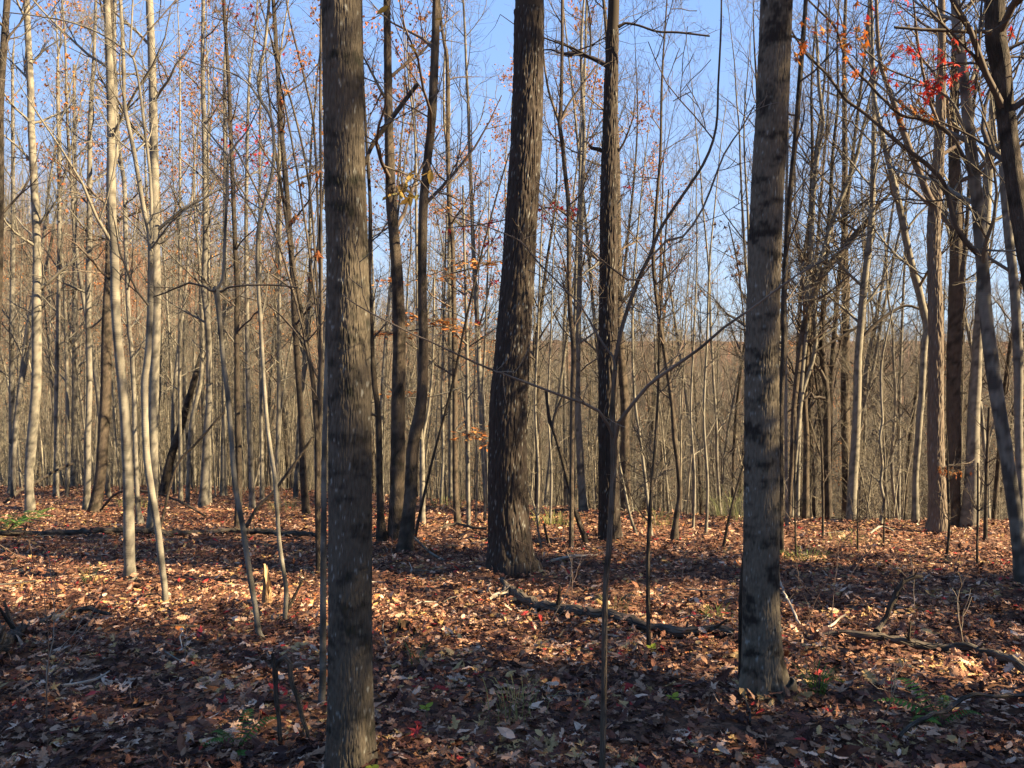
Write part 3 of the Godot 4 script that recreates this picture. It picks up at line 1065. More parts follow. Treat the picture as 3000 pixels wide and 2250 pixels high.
func build_trees() -> void:
	var mossy := tree("mossy_trunk_tree", "big grey brown trunk with dark moss patches, running from bottom edge to top", "tree", "mossy", [-0.761, -0.503, -3.810, 0.1088, -0.761, -0.061, -3.810, 0.1027, -0.761, 0.383, -3.810, 0.1000, -0.758, 1.039, -3.810, 0.0980, -0.758, 1.470, -3.810, 0.0953, -0.758, 1.897, -3.810, 0.0937, -0.761, 2.318, -3.810, 0.0911, -0.763, 2.735, -3.810, 0.0885, -0.767, 3.147, -3.810, 0.0859, -0.769, 3.757, -3.810, 0.0789], {"top": 13.0, "limbs": 12, "low": 5.5, "reach": 2.2, "relief": 0.0042, "grain": 50.0, "sides": 320, "step": 0.012, "skin": 4.3, "moss": -0.02, "flare": 0.3})
	var oak := tree("oak_tree", "great dark oak with deeply furrowed bark and flared foot, middle of the view", "tree", "oak", [0.000, -1.145, -9.393, 0.2783, -0.016, -0.939, -9.393, 0.2646, -0.032, -0.588, -9.393, 0.2401, -0.053, -0.120, -9.393, 0.2262, -0.048, 0.431, -9.393, 0.2149, -0.037, 0.941, -9.393, 0.2090, 0.005, 1.491, -9.393, 0.1952, 0.042, 1.996, -9.393, 0.1868, 0.079, 2.592, -9.393, 0.1809, 0.115, 3.143, -9.393, 0.1752, 0.167, 4.055, -9.393, 0.1665, 0.196, 5.414, -9.393, 0.1601, 0.225, 6.917, -9.393, 0.1485], {"top": 18.0, "limbs": 16, "low": 8.0, "reach": 3.4, "relief": 0.014, "grain": 15.0, "sides": 230, "step": 0.028, "skin": 6.3, "moss": 0.42, "flare": 0.42})
	var ridged := tree("oak_tree", "dark ridged trunk with a broken stub halfway up, behind the forked foreground sapling", "tree", "oak", [1.491, -1.496, -12.374, 0.1688, 1.474, -0.999, -12.374, 0.1580, 1.465, -0.673, -12.374, 0.1542, 1.450, 0.732, -12.374, 0.1464, 1.444, 1.797, -12.374, 0.1354, 1.443, 2.563, -12.374, 0.1315, 1.436, 3.632, -12.374, 0.1206, 1.442, 4.408, -12.374, 0.1099, 1.453, 4.834, -12.374, 0.1028, 1.480, 6.030, -12.374, 0.0887, 1.497, 6.624, -12.374, 0.0816, 1.504, 7.618, -12.374, 0.0678], {"top": 16.0, "limbs": 12, "low": 7.0, "reach": 2.6, "relief": 0.013, "grain": 15.0, "sides": 150, "step": 0.04, "skin": 7.6, "moss": 0.45, "flare": 0.5})
	limb(ridged, "oak", [1.343, 4.429, -12.350, 0.0343, 1.261, 4.456, -12.350, 0.0308, 1.178, 4.470, -12.350, 0.0274, 1.137, 4.517, -12.350, 0.0171], 1, 0.2)
	limb(ridged, "oak", [1.545, 6.172, -12.200, 0.0269, 1.639, 6.225, -12.200, 0.0202, 1.841, 6.192, -12.200, 0.0168, 2.110, 6.106, -12.200, 0.0168, 2.420, 6.093, -12.200, 0.0168, 2.871, 6.041, -12.200, 0.0134], 4, 0.5)
	var blotched := tree("blotched_trunk_tree", "stout grey trunk with black moss blotches, sunlit along one edge near its foot", "tree", "blotched", [1.518, -0.618, -4.840, 0.1196, 1.508, -0.481, -4.840, 0.1152, 1.495, -0.368, -4.840, 0.1123, 1.487, -0.244, -4.840, 0.1094, 1.476, 0.130, -4.840, 0.1048, 1.472, 0.595, -4.840, 0.1016, 1.473, 0.711, -4.840, 0.1001, 1.473, 1.261, -4.840, 0.0968, 1.477, 1.707, -4.840, 0.0950, 1.490, 2.395, -4.840, 0.0903, 1.505, 2.984, -4.840, 0.0884, 1.512, 3.565, -4.840, 0.0865, 1.528, 4.340, -4.840, 0.0792], {"top": 13.0, "limbs": 12, "low": 5.5, "reach": 2.2, "relief": 0.0042, "grain": 46.0, "sides": 250, "step": 0.013, "skin": 4.6, "moss": -0.06, "flare": 1.2})
	tree("dead_stem", "dead dark stem leaning against the foot of the blotched trunk", "dead tree", "dark", [1.444, -0.301, -5.100, 0.0131, 1.433, -0.118, -5.100, 0.0131, 1.433, 0.089, -5.100, 0.0116, 1.442, 0.265, -5.100, 0.0073], {"sides": 8})
	var twin := tree("twin_trunk_tree", "dark trunk of the twin pair, the upright one beside the mossy trunk", "tree", "brown", [-1.693, -1.435, -11.858, 0.1281, -1.666, -0.578, -11.858, 0.1109, -1.643, 0.768, -11.858, 0.1002, -1.618, 1.596, -11.858, 0.0899, -1.621, 2.080, -11.858, 0.0864, -1.656, 2.787, -11.858, 0.0795, -1.723, 3.548, -11.858, 0.0759, -1.744, 4.291, -11.858, 0.0691, -1.752, 4.990, -11.858, 0.0590, -1.753, 5.647, -11.858, 0.0556, -1.760, 6.415, -11.858, 0.0489, -1.766, 7.367, -11.858, 0.0422], {"top": 14.0, "limbs": 9, "low": 6.0, "reach": 2.2, "moss": 0.05})
	limb(twin, "dark", [-1.991, 3.957, -11.200, 0.0249, -1.901, 4.190, -11.200, 0.0280, -1.776, 4.386, -11.200, 0.0341, -1.588, 4.631, -11.200, 0.0341, -1.400, 4.875, -11.200, 0.0310, -1.263, 5.046, -11.200, 0.0279], 2, 0.3)
	var bent := tree("twin_trunk_tree", "dark trunk of the twin pair with an S bend low down", "tree", "brown", [-1.467, -1.348, -11.117, 0.1138, -1.427, -0.926, -11.117, 0.0979, -1.380, -0.442, -11.117, 0.0882, -1.358, 0.065, -11.117, 0.0817, -1.305, 0.405, -11.117, 0.0816, -1.260, 0.569, -11.117, 0.0815, -1.214, 0.946, -11.117, 0.0720, -1.192, 1.571, -11.117, 0.0687, -1.202, 2.069, -11.117, 0.0623, -1.205, 2.712, -11.117, 0.0621, -1.188, 3.426, -11.117, 0.0619, -1.136, 3.964, -11.117, 0.0556, -1.085, 4.366, -11.117, 0.0555, -1.052, 4.778, -11.117, 0.0584, -1.018, 5.454, -11.117, 0.0552, -0.996, 6.114, -11.117, 0.0520, -0.980, 7.007, -11.117, 0.0457], {"top": 14.0, "limbs": 9, "low": 6.0, "reach": 2.2, "moss": 0.05})
	tree("thin_dark_tree", "thin dark stem squeezed between the mossy trunk and the twin pair", "tree", "dark", [-1.873, -1.423, -11.760, 0.0869, -1.889, -1.005, -11.760, 0.0634, -1.898, -0.466, -11.760, 0.0466, -1.917, 0.536, -11.760, 0.0431, -1.973, 1.001, -11.760, 0.0397, -2.000, 1.596, -11.760, 0.0330, -2.019, 2.515, -11.760, 0.0296, -2.004, 3.493, -11.760, 0.0262], {"top": 8.0, "limbs": 8, "low": 2.5, "reach": 0.9})
	tree("knobby_root_stump", "dark burl of roots at the foot of the twin pair", "stump", "dark", [-1.760, -1.459, -11.900, 0.1015, -1.751, -1.240, -11.900, 0.0744, -1.756, -0.967, -11.900, 0.0338], {"sides": 10})
	var bt := tree("birch_like_tree", "pale smooth stem with an open V fork, beyond the twin pair", "tree", "pale", [-1.642, -1.803, -14.979, 0.0510, -1.644, -0.605, -14.979, 0.0466, -1.650, -0.180, -14.979, 0.0423, -1.687, 0.668, -14.979, 0.0337, -1.705, 1.930, -14.979, 0.0294, -1.729, 3.597, -14.979, 0.0251, -1.736, 5.245, -14.979, 0.0208], {"top": 9.0, "limbs": 10, "low": 2.0, "reach": 1.0})
	limb(bt, "pale", [-1.652, -0.267, -15.000, 0.0339, -1.591, 0.073, -15.000, 0.0296, -1.522, 0.413, -15.000, 0.0254, -1.442, 1.258, -15.000, 0.0211, -1.409, 2.768, -15.000, 0.0168], 6, 0.5)
	var bend := tree("brown_stem_tree", "slim brown stem with a kinked top left of the great oak", "tree", "brown", [-0.995, -1.803, -14.979, 0.0638, -1.035, -1.152, -14.979, 0.0552, -1.042, -0.605, -14.979, 0.0508, -1.038, 0.550, -14.979, 0.0506, -1.051, 1.763, -14.979, 0.0462, -1.057, 2.207, -14.979, 0.0420, -1.070, 3.323, -14.979, 0.0418, -1.126, 4.060, -14.979, 0.0417, -1.148, 4.834, -14.979, 0.0374, -1.153, 5.515, -14.979, 0.0332, -1.157, 6.606, -14.979, 0.0331, -1.214, 6.963, -14.979, 0.0289, -1.278, 7.440, -14.979, 0.0247, -1.316, 8.164, -14.979, 0.0247], {"top": 11.0, "limbs": 10, "low": 3.5, "reach": 1.4})
	tree("leaning_pole", "straight thin dark pole leaning strongly away from the twin pair", "sapling", "dark", [-1.574, -1.361, -13.200, 0.0262, -1.314, -0.418, -13.200, 0.0224, -0.974, 0.853, -13.200, 0.0204, -0.688, 2.157, -13.200, 0.0185, -0.338, 3.579, -13.200, 0.0147, -0.044, 4.595, -13.200, 0.0110], {"sides": 7, "limbs": 5, "low": 2.0, "reach": 0.5})
	tree("white_stem_tree", "bright white sunlit stem standing deep between twin pair and oak", "tree", "pale", [-1.570, -2.162, -21.000, 0.0654, -1.575, -0.300, -21.000, 0.0592, -1.580, 1.416, -21.000, 0.0531, -1.595, 3.701, -21.000, 0.0469, -1.609, 6.134, -21.000, 0.0408], {"top": 13.0, "limbs": 10, "low": 4.0, "reach": 1.5})
	var beech := tree("young_beech_tree", "young beech holding flat sprays of copper leaves beside the great oak", "tree", "grey", [-0.769, -1.630, -14.400, 0.0368, -0.774, -0.520, -14.400, 0.0326, -0.779, 0.590, -14.400, 0.0325, -0.792, 1.635, -14.400, 0.0283, -0.806, 2.400, -14.400, 0.0242, -0.828, 3.360, -14.400, 0.0201, -0.849, 4.314, -14.400, 0.0160], {"sides": 8, "top": 5.6, "limbs": 4, "low": 2.6, "reach": 0.6})
	limb(beech, "grey", [-0.776, 1.555, -14.400, 0.0162, -1.179, 1.877, -14.400, 0.0162, -1.664, 1.821, -14.400, 0.0121, -2.230, 1.740, -14.400, 0.0081, -2.513, 1.692, -14.400, 0.0081], 5, 0.35)
	limb(beech, "grey", [-0.790, 2.400, -14.400, 0.0161, -1.176, 2.721, -14.400, 0.0121, -0.853, 2.841, -14.400, 0.0121, -0.451, 2.945, -14.400, 0.0080, -0.129, 3.025, -14.400, 0.0080], 5, 0.35)
	limb(beech, "grey", [-0.772, 0.257, -14.400, 0.0162, -0.983, 0.053, -14.400, 0.0122, -0.618, -0.029, -14.400, 0.0081, -0.374, -0.152, -14.400, 0.0081], 5, 0.35)
	limb(beech, "grey", [-0.783, 1.998, -14.400, 0.0121, -1.178, 2.175, -14.400, 0.0121, -1.461, 2.111, -14.400, 0.0081], 5, 0.35)
	limb(beech, "grey", [-0.796, 3.041, -14.400, 0.0121, -1.336, 2.801, -14.400, 0.0121, -1.820, 2.641, -14.400, 0.0081], 5, 0.35)
	limb(beech, "grey", [-0.770, 0.866, -14.400, 0.0122, -1.184, 0.704, -14.400, 0.0122, -1.671, 0.623, -14.400, 0.0081, -2.238, 0.704, -14.400, 0.0081], 5, 0.35)
	hang_leaves(beech, copper, Vector3(-2.25, 1.74, -14.30), Vector3(0.56, 0.08, 0.45), 67, 0.12, 100, 0.4)
	hang_leaves(beech, copper, Vector3(-1.25, 1.96, -14.30), Vector3(0.50, 0.07, 0.45), 52, 0.12, 101, 0.4)
	hang_leaves(beech, copper, Vector3(-0.97, 1.82, -14.30), Vector3(0.38, 0.12, 0.45), 41, 0.12, 102, 0.4)
	hang_leaves(beech, copper, Vector3(-0.45, 2.94, -14.30), Vector3(0.53, 0.11, 0.45), 67, 0.12, 103, 0.4)
	hang_leaves(beech, copper, Vector3(-1.01, 2.71, -14.30), Vector3(0.44, 0.10, 0.45), 36, 0.12, 104, 0.4)
	hang_leaves(beech, copper, Vector3(-0.57, 0.02, -14.30), Vector3(0.44, 0.12, 0.45), 52, 0.12, 105, 0.4)
	hang_leaves(beech, copper, Vector3(-0.37, -0.18, -14.30), Vector3(0.19, 0.07, 0.45), 20, 0.12, 106, 0.4)
	hang_leaves(beech, copper, Vector3(-2.05, 2.63, -14.30), Vector3(0.44, 0.10, 0.45), 26, 0.12, 107, 0.4)
	hang_leaves(beech, copper, Vector3(-1.81, 2.00, -14.30), Vector3(0.38, 0.14, 0.45), 20, 0.12, 108, 0.4)
	hang_leaves(beech, copper, Vector3(-1.90, 0.71, -14.30), Vector3(0.38, 0.10, 0.45), 20, 0.12, 109, 0.4)
	hang_leaves(beech, copper, Vector3(-1.16, 3.90, -14.30), Vector3(0.38, 0.07, 0.45), 15, 0.12, 110, 0.4)
	var rmap := tree("red_leaved_maple", "slim tree with a kinked top and red leaves on a limb behind the oak", "tree", "brown", [0.863, -1.435, -11.858, 0.0337, 0.866, -0.301, -11.858, 0.0336, 0.875, 0.775, -11.858, 0.0367, 0.886, 1.463, -11.858, 0.0366, 0.830, 2.080, -11.858, 0.0332, 0.815, 2.819, -11.858, 0.0331, 0.805, 3.548, -11.858, 0.0297, 0.764, 3.965, -11.858, 0.0297, 0.717, 4.414, -11.858, 0.0296, 0.677, 4.699, -11.858, 0.0296, 0.695, 4.990, -11.858, 0.0262, 0.706, 5.711, -11.858, 0.0229, 0.711, 6.415, -11.858, 0.0228, 0.715, 7.178, -11.858, 0.0195], {"top": 10.0, "limbs": 9, "low": 4.2, "reach": 1.3})
	limb(rmap, "brown", [0.685, 4.730, -12.000, 0.0233, 0.611, 4.939, -12.000, 0.0199, 0.524, 5.207, -12.000, 0.0166, 0.457, 5.630, -12.000, 0.0132, 0.436, 6.084, -12.000, 0.0099], 6, 0.5)
	limb(rmap, "brown", [0.691, 4.749, -12.000, 0.0199, 0.790, 4.978, -12.000, 0.0166, 1.021, 5.305, -12.000, 0.0133, 1.219, 5.565, -12.000, 0.0099], 5, 0.5)
	limb(rmap, "brown", [0.822, 3.399, -12.000, 0.0134, 0.561, 3.544, -12.000, 0.0117, 0.027, 3.399, -12.000, 0.0100, -0.441, 3.299, -12.000, 0.0100, -0.977, 3.253, -12.000, 0.0067], 5, 0.35)
	hang_leaves(rmap, crimson, Vector3(0.44, 3.53, -12.00), Vector3(0.14, 0.08, 0.15), 9, 0.1, 200, 1.2)
	hang_leaves(rmap, crimson, Vector3(0.66, 3.60, -12.00), Vector3(0.12, 0.08, 0.15), 7, 0.1, 201, 1.2)
	hang_leaves(rmap, crimson, Vector3(0.87, 3.50, -12.00), Vector3(0.12, 0.12, 0.15), 11, 0.1, 202, 1.2)
	hang_leaves(rmap, crimson, Vector3(-0.25, 3.35, -12.00), Vector3(0.1, 0.08, 0.15), 6, 0.1, 203, 1.2)
	hang_leaves(rmap, crimson, Vector3(-0.64, 3.27, -12.00), Vector3(0.2, 0.06, 0.15), 7, 0.1, 204, 1.2)
	hang_leaves(rmap, crimson, Vector3(-0.91, 3.23, -12.00), Vector3(0.1, 0.05, 0.15), 5, 0.1, 205, 1.2)
	hang_leaves(rmap, crimson, Vector3(-0.30, 3.05, -12.00), Vector3(0.12, 0.08, 0.15), 9, 0.1, 206, 1.2)
	hang_leaves(rmap, crimson, Vector3(-0.16, 3.12, -12.00), Vector3(0.06, 0.05, 0.15), 3, 0.1, 207, 1.2)
	hang_leaves(rmap, crimson, Vector3(-0.28, 2.51, -12.00), Vector3(0.07, 0.05, 0.15), 6, 0.1, 208, 1.2)
	hang_leaves(rmap, crimson, Vector3(-0.09, 3.84, -12.00), Vector3(0.05, 0.04, 0.15), 2, 0.1, 209, 1.2)
	hang_leaves(rmap, crimson, Vector3(1.68, 3.86, -12.00), Vector3(0.05, 0.04, 0.15), 3, 0.1, 210, 1.2)
	hang_leaves(rmap, crimson, Vector3(-0.52, 1.95, -12.00), Vector3(0.04, 0.04, 0.15), 2, 0.1, 211, 1.2)
	tree("thick_grey_tree", "thick grey trunk behind the red leaved maple, mossy at its foot", "tree", "grey", [1.582, -2.077, -18.000, 0.0970, 1.529, -1.460, -18.000, 0.0866, 1.496, -0.886, -18.000, 0.0814, 1.430, 0.338, -18.000, 0.0710, 1.445, 1.553, -18.000, 0.0606, 1.470, 3.001, -18.000, 0.0554, 1.503, 4.497, -18.000, 0.0501, 1.557, 5.980, -18.000, 0.0399], {"top": 14.0, "limbs": 14, "low": 5.0, "reach": 2.0})
	var crk := tree("crooked_sapling", "crooked dark sapling leaning toward the oak with a hooked broken top", "sapling", "dark", [1.092, -1.444, -12.000, 0.0375, 1.015, -1.126, -12.000, 0.0341, 0.933, -0.879, -12.000, 0.0340, 0.795, -0.331, -12.000, 0.0306, 0.644, 0.215, -12.000, 0.0271, 0.555, 0.446, -12.000, 0.0271, 0.521, 0.650, -12.000, 0.0237, 0.493, 0.887, -12.000, 0.0169], {"sides": 8})
	limb(crk, "dark", [0.582, 0.345, -12.000, 0.0237, 0.629, 0.548, -12.000, 0.0203, 0.676, 0.664, -12.000, 0.0203, 0.764, 0.867, -12.000, 0.0169], 0, 0.4)
	tree("forked_dark_tree", "dark tree forking high, standing close behind the great oak", "tree", "dark", [0.592, -1.890, -19.000, 0.0807, 0.590, -0.808, -19.000, 0.0751, 0.589, 0.268, -19.000, 0.0696, 0.544, 1.551, -19.000, 0.0640, 0.607, 1.977, -19.000, 0.0533, 0.702, 2.656, -19.000, 0.0425, 0.807, 3.501, -19.000, 0.0318, 0.953, 4.448, -19.000, 0.0265], {"top": 10.0, "limbs": 12, "low": 4.0, "reach": 2.0})
	var fork := tree("forked_sapling", "nearest slim sapling with two long arching arms, before the dark ridged trunk", "sapling", "brown", [0.408, -0.481, -3.660, 0.0148, 0.409, -0.338, -3.660, 0.0137, 0.415, 0.063, -3.660, 0.0131, 0.418, 0.418, -3.660, 0.0131, 0.425, 0.558, -3.660, 0.0135, 0.435, 0.663, -3.660, 0.0135, 0.446, 0.844, -3.660, 0.0135, 0.456, 1.011, -3.660, 0.0135, 0.457, 1.144, -3.660, 0.0145, 0.452, 1.259, -3.660, 0.0124, 0.454, 1.352, -3.660, 0.0103, 0.461, 1.467, -3.660, 0.0103, 0.475, 1.591, -3.660, 0.0098, 0.505, 1.713, -3.660, 0.0092, 0.565, 1.885, -3.660, 0.0087, 0.609, 1.976, -3.660, 0.0082, 0.649, 2.084, -3.660, 0.0077, 0.697, 2.165, -3.660, 0.0071, 0.751, 2.245, -3.660, 0.0066, 0.839, 2.378, -3.660, 0.0061, 0.883, 2.487, -3.660, 0.0056, 0.898, 2.590, -3.660, 0.0051, 0.898, 2.708, -3.660, 0.0046, 0.905, 2.968, -3.660, 0.0040, 0.902, 3.204, -3.660, 0.0030], {"sides": 12, "step": 0.06, "flare": 0.1, "moss": 0.3})
	limb(fork, "brown", [0.455, 1.165, -3.660, 0.0083, 0.426, 1.235, -3.630, 0.0072, 0.380, 1.299, -3.600, 0.0071, 0.306, 1.338, -3.570, 0.0065, 0.229, 1.364, -3.540, 0.0060, 0.093, 1.417, -3.510, 0.0054, -0.080, 1.482, -3.480, 0.0049, -0.219, 1.545, -3.450, 0.0044, -0.338, 1.603, -3.420, 0.0038, -0.401, 1.629, -3.420, 0.0038, -0.510, 1.683, -3.420, 0.0034, -0.592, 1.725, -3.420, 0.0029, -0.653, 1.761, -3.420, 0.0024, -0.704, 1.798, -3.420, 0.0019], 4, 0.25)
	limb(fork, "brown", [0.457, 1.144, -3.660, 0.0093, 0.470, 1.249, -3.610, 0.0092, 0.512, 1.318, -3.560, 0.0085, 0.583, 1.417, -3.510, 0.0079, 0.636, 1.467, -3.460, 0.0073, 0.705, 1.522, -3.410, 0.0067, 0.772, 1.580, -3.360, 0.0061, 0.848, 1.658, -3.310, 0.0056, 0.937, 1.727, -3.260, 0.0046, 1.061, 1.821, -3.260, 0.0041, 1.117, 1.861, -3.260, 0.0036, 1.206, 1.910, -3.260, 0.0032, 1.342, 1.991, -3.260, 0.0023], 6, 0.25)
	limb(fork, "brown", [0.461, 1.475, -3.660, 0.0051, 0.451, 1.537, -3.680, 0.0052, 0.422, 1.574, -3.700, 0.0052, 0.374, 1.651, -3.720, 0.0047, 0.316, 1.758, -3.740, 0.0042, 0.234, 1.847, -3.760, 0.0042, 0.114, 1.970, -3.780, 0.0037, 0.038, 2.065, -3.800, 0.0037, -0.038, 2.101, -3.820, 0.0032, -0.162, 2.147, -3.820, 0.0032, -0.275, 2.179, -3.820, 0.0032, -0.353, 2.257, -3.820, 0.0027, -0.425, 2.347, -3.820, 0.0027], 5, 0.2)
	limb(fork, "brown", [0.565, 1.875, -3.660, 0.0051, 0.507, 1.875, -3.640, 0.0046, 0.433, 1.926, -3.620, 0.0040, 0.376, 1.968, -3.600, 0.0040, 0.239, 2.099, -3.580, 0.0030, 0.166, 2.193, -3.560, 0.0025, 0.114, 2.250, -3.540, 0.0020], 3, 0.2)
	limb(fork, "brown", [0.609, 1.972, -3.660, 0.0051, 0.688, 2.051, -3.690, 0.0051, 0.766, 2.073, -3.720, 0.0052, 0.862, 2.206, -3.750, 0.0047, 0.961, 2.451, -3.780, 0.0042, 1.043, 2.569, -3.810, 0.0032, 1.113, 2.687, -3.840, 0.0032], 5, 0.25)
	limb(fork, "brown", [0.883, 2.487, -3.660, 0.0030, 0.790, 2.580, -3.620, 0.0030, 0.661, 2.705, -3.580, 0.0025, 0.574, 2.866, -3.540, 0.0020], 4, 0.25)
	hang_leaves(fork, golden, Vector3(-0.51, 2.29, -3.85), Vector3(0.05, 0.025, 0.06), 6, 0.061, 300, 1.0)
	hang_leaves(fork, golden, Vector3(-0.56, 2.28, -3.85), Vector3(0.05, 0.025, 0.06), 3, 0.053, 301, 1.0)
	hang_leaves(fork, golden, Vector3(-0.46, 2.28, -3.85), Vector3(0.05, 0.025, 0.06), 4, 0.057, 302, 1.0)
	hang_leaves(fork, golden, Vector3(-0.41, 2.41, -3.85), Vector3(0.05, 0.025, 0.06), 2, 0.074, 303, 1.0)
	hang_leaves(fork, golden, Vector3(-0.48, 2.34, -3.85), Vector3(0.05, 0.025, 0.06), 2, 0.066, 304, 1.0)
	hang_leaves(fork, golden, Vector3(-0.48, 2.98, -3.85), Vector3(0.05, 0.025, 0.06), 2, 0.066, 305, 1.0)
	hang_leaves(fork, golden, Vector3(-0.40, 3.08, -3.85), Vector3(0.05, 0.025, 0.06), 1, 0.082, 306, 1.0)
	hang_leaves(fork, golden, Vector3(-0.54, 3.13, -3.85), Vector3(0.05, 0.025, 0.06), 1, 0.082, 307, 1.0)
	hang_leaves(fork, golden, Vector3(-0.45, 2.38, -3.85), Vector3(0.05, 0.025, 0.06), 2, 0.074, 308, 1.0)
	limb(fork, "brown", [-0.425, 2.347, -3.820, 0.0021, -0.461, 2.328, -3.840, 0.0021, -0.510, 2.304, -3.850, 0.0021, -0.559, 2.292, -3.850, 0.0016], 0, 0.4)
	limb(fork, "brown", [-0.425, 2.347, -3.820, 0.0021, -0.437, 2.532, -3.830, 0.0021, -0.464, 2.789, -3.850, 0.0021, -0.480, 2.987, -3.850, 0.0016, -0.426, 3.080, -3.850, 0.0016, -0.542, 3.132, -3.850, 0.0013], 0, 0.4)
	tree("dark_seedling_tree", "thin straight dark sapling rising behind the fallen branch", "sapling", "dark", [1.033, -0.745, -6.100, 0.0157, 1.028, -0.486, -6.100, 0.0157, 1.024, -0.017, -6.100, 0.0147, 1.032, 0.249, -6.100, 0.0147, 1.040, 0.479, -6.100, 0.0130, 1.059, 0.758, -6.100, 0.0112, 1.079, 1.220, -6.100, 0.0086, 1.088, 1.735, -6.100, 0.0068], {"sides": 8, "limbs": 6, "low": 1.2, "reach": 0.5, "top": 3.6})
	tree("brown_trunk_tree", "brown trunk standing close behind the dark ridged trunk", "tree", "brown", [2.661, -2.151, -19.000, 0.1185, 2.618, -0.657, -19.000, 0.1073, 2.601, 0.268, -19.000, 0.1017, 2.496, 1.551, -19.000, 0.0960, 2.459, 2.401, -19.000, 0.0905, 2.416, 4.133, -19.000, 0.0795, 2.381, 6.223, -19.000, 0.0632], {"top": 15.0, "limbs": 12, "low": 5.0, "reach": 2.2})
	tree("swept_tree", "sinuous pale brown tree with a curved sweeping foot beyond fork sapling", "tree", "brown", [2.573, -1.562, -12.936, 0.0662, 2.600, -1.265, -12.936, 0.0477, 2.627, -1.072, -12.936, 0.0440, 2.661, -0.776, -12.936, 0.0403, 2.619, -0.304, -12.936, 0.0384, 2.557, 0.107, -12.936, 0.0365, 2.507, 0.693, -12.936, 0.0328, 2.375, 1.566, -12.936, 0.0327, 2.283, 2.146, -12.936, 0.0290, 2.211, 2.894, -12.936, 0.0289, 2.247, 3.753, -12.936, 0.0252, 2.297, 4.535, -12.936, 0.0215, 2.316, 5.594, -12.936, 0.0179], {"top": 9.0, "limbs": 12, "low": 3.0, "reach": 1.6})
	tree("thin_pale_sapling", "thin light sapling curving up beside the swept tree", "sapling", "pale", [2.264, -1.598, -13.237, 0.0301, 2.207, -1.028, -13.237, 0.0263, 2.150, -0.530, -13.237, 0.0262, 2.070, 0.072, -13.237, 0.0224, 1.984, 0.627, -13.237, 0.0224, 1.933, 1.447, -13.237, 0.0186, 1.940, 2.483, -13.237, 0.0185, 2.021, 3.511, -13.237, 0.0148], {"top": 6.5, "limbs": 10, "low": 1.8, "reach": 0.8})
	tree("thin_pale_sapling", "pale curved sapling with a slanted foot right beside dark ridged trunk", "sapling", "pale", [2.055, -1.568, -13.500, 0.0268, 1.945, -1.235, -13.500, 0.0230, 1.850, -0.772, -13.500, 0.0210, 1.771, -0.387, -13.500, 0.0191, 1.715, -0.004, -13.500, 0.0152], {"sides": 7, "limbs": 4, "low": 0.6, "reach": 0.5})
	tree("thin_pole", "thin pale pole just past the great oak", "sapling", "pale", [0.464, -1.822, -15.138, 0.0301, 0.488, -0.784, -15.138, 0.0257, 0.427, 0.419, -15.138, 0.0235, 0.476, 1.781, -15.138, 0.0212, 0.524, 3.300, -15.138, 0.0169], {"sides": 7, "top": 7.0, "limbs": 9, "kids": [4, 3], "low": 1.6, "reach": 0.8})
	tree("thin_pole", "thin bent pale shoot between oak and red leaved maple", "sapling", "pale", [0.697, -1.803, -14.979, 0.0255, 0.721, -0.776, -14.979, 0.0212, 0.659, 0.414, -14.979, 0.0190, 0.706, 1.763, -14.979, 0.0168, 0.753, 3.265, -14.979, 0.0125], {"sides": 7, "top": 7.0, "limbs": 9, "kids": [4, 3], "low": 1.6, "reach": 0.8})
	tree("thin_pole", "slim pale pole before the grassy gap near the blotched trunk", "sapling", "pale", [3.226, -1.635, -13.552, 0.0270, 3.238, -0.704, -13.552, 0.0230, 3.172, 0.374, -13.552, 0.0210, 3.203, 1.595, -13.552, 0.0190, 3.232, 2.956, -13.552, 0.0151], {"sides": 7, "top": 7.0, "limbs": 9, "kids": [4, 3], "low": 1.6, "reach": 0.8})
	tree("thin_pole", "thin straight pole between swept tree and blotched trunk", "sapling", "pale", [3.160, -1.715, -14.230, 0.0242, 3.174, -0.738, -14.230, 0.0201, 3.105, 0.393, -14.230, 0.0181, 3.139, 1.675, -14.230, 0.0160, 3.170, 3.103, -14.230, 0.0119], {"sides": 7, "top": 7.0, "limbs": 9, "kids": [4, 3], "low": 1.6, "reach": 0.8})
	tree("thin_pole", "slim copper coloured stem touching the great oak's edge", "sapling", "pale", [-0.515, -1.851, -15.384, 0.0306, -0.487, -0.796, -15.384, 0.0261, -0.546, 0.426, -15.384, 0.0238, -0.492, 1.810, -15.384, 0.0216, -0.438, 3.353, -15.384, 0.0172], {"sides": 7, "top": 7.0, "limbs": 9, "kids": [4, 3], "low": 1.6, "reach": 0.8})
	tree("thin_pole", "very thin upright shoot beside the young beech", "sapling", "pale", [-0.700, -1.902, -15.811, 0.0224, -0.671, -0.818, -15.811, 0.0179, -0.731, 0.438, -15.811, 0.0156, -0.674, 1.860, -15.811, 0.0133, -0.618, 3.445, -15.811, 0.0088], {"sides": 7, "top": 7.0, "limbs": 9, "kids": [4, 3], "low": 1.6, "reach": 0.8})
	tree("pale_wavy_tree", "pale wavy trunk rising beside the green ferns", "tree", "pale", [-10.367, -2.110, -17.568, 0.0997, -10.371, -1.587, -17.568, 0.0896, -10.360, -1.226, -17.568, 0.0895, -10.329, -0.826, -17.568, 0.0943, -10.297, -0.427, -17.568, 0.0992, -10.230, 0.170, -17.568, 0.0990, -10.163, 0.764, -17.568, 0.0989, -10.110, 1.554, -17.568, 0.0937, -10.098, 2.311, -17.568, 0.0886, -10.080, 3.621, -17.568, 0.0784, -10.078, 5.336, -17.568, 0.0732, -10.102, 6.191, -17.568, 0.0681, -10.115, 7.043, -17.568, 0.0680, -10.123, 8.733, -17.568, 0.0580, -10.117, 10.238, -17.568, 0.0481], {"top": 14.0, "limbs": 13, "low": 5.5, "reach": 1.9})
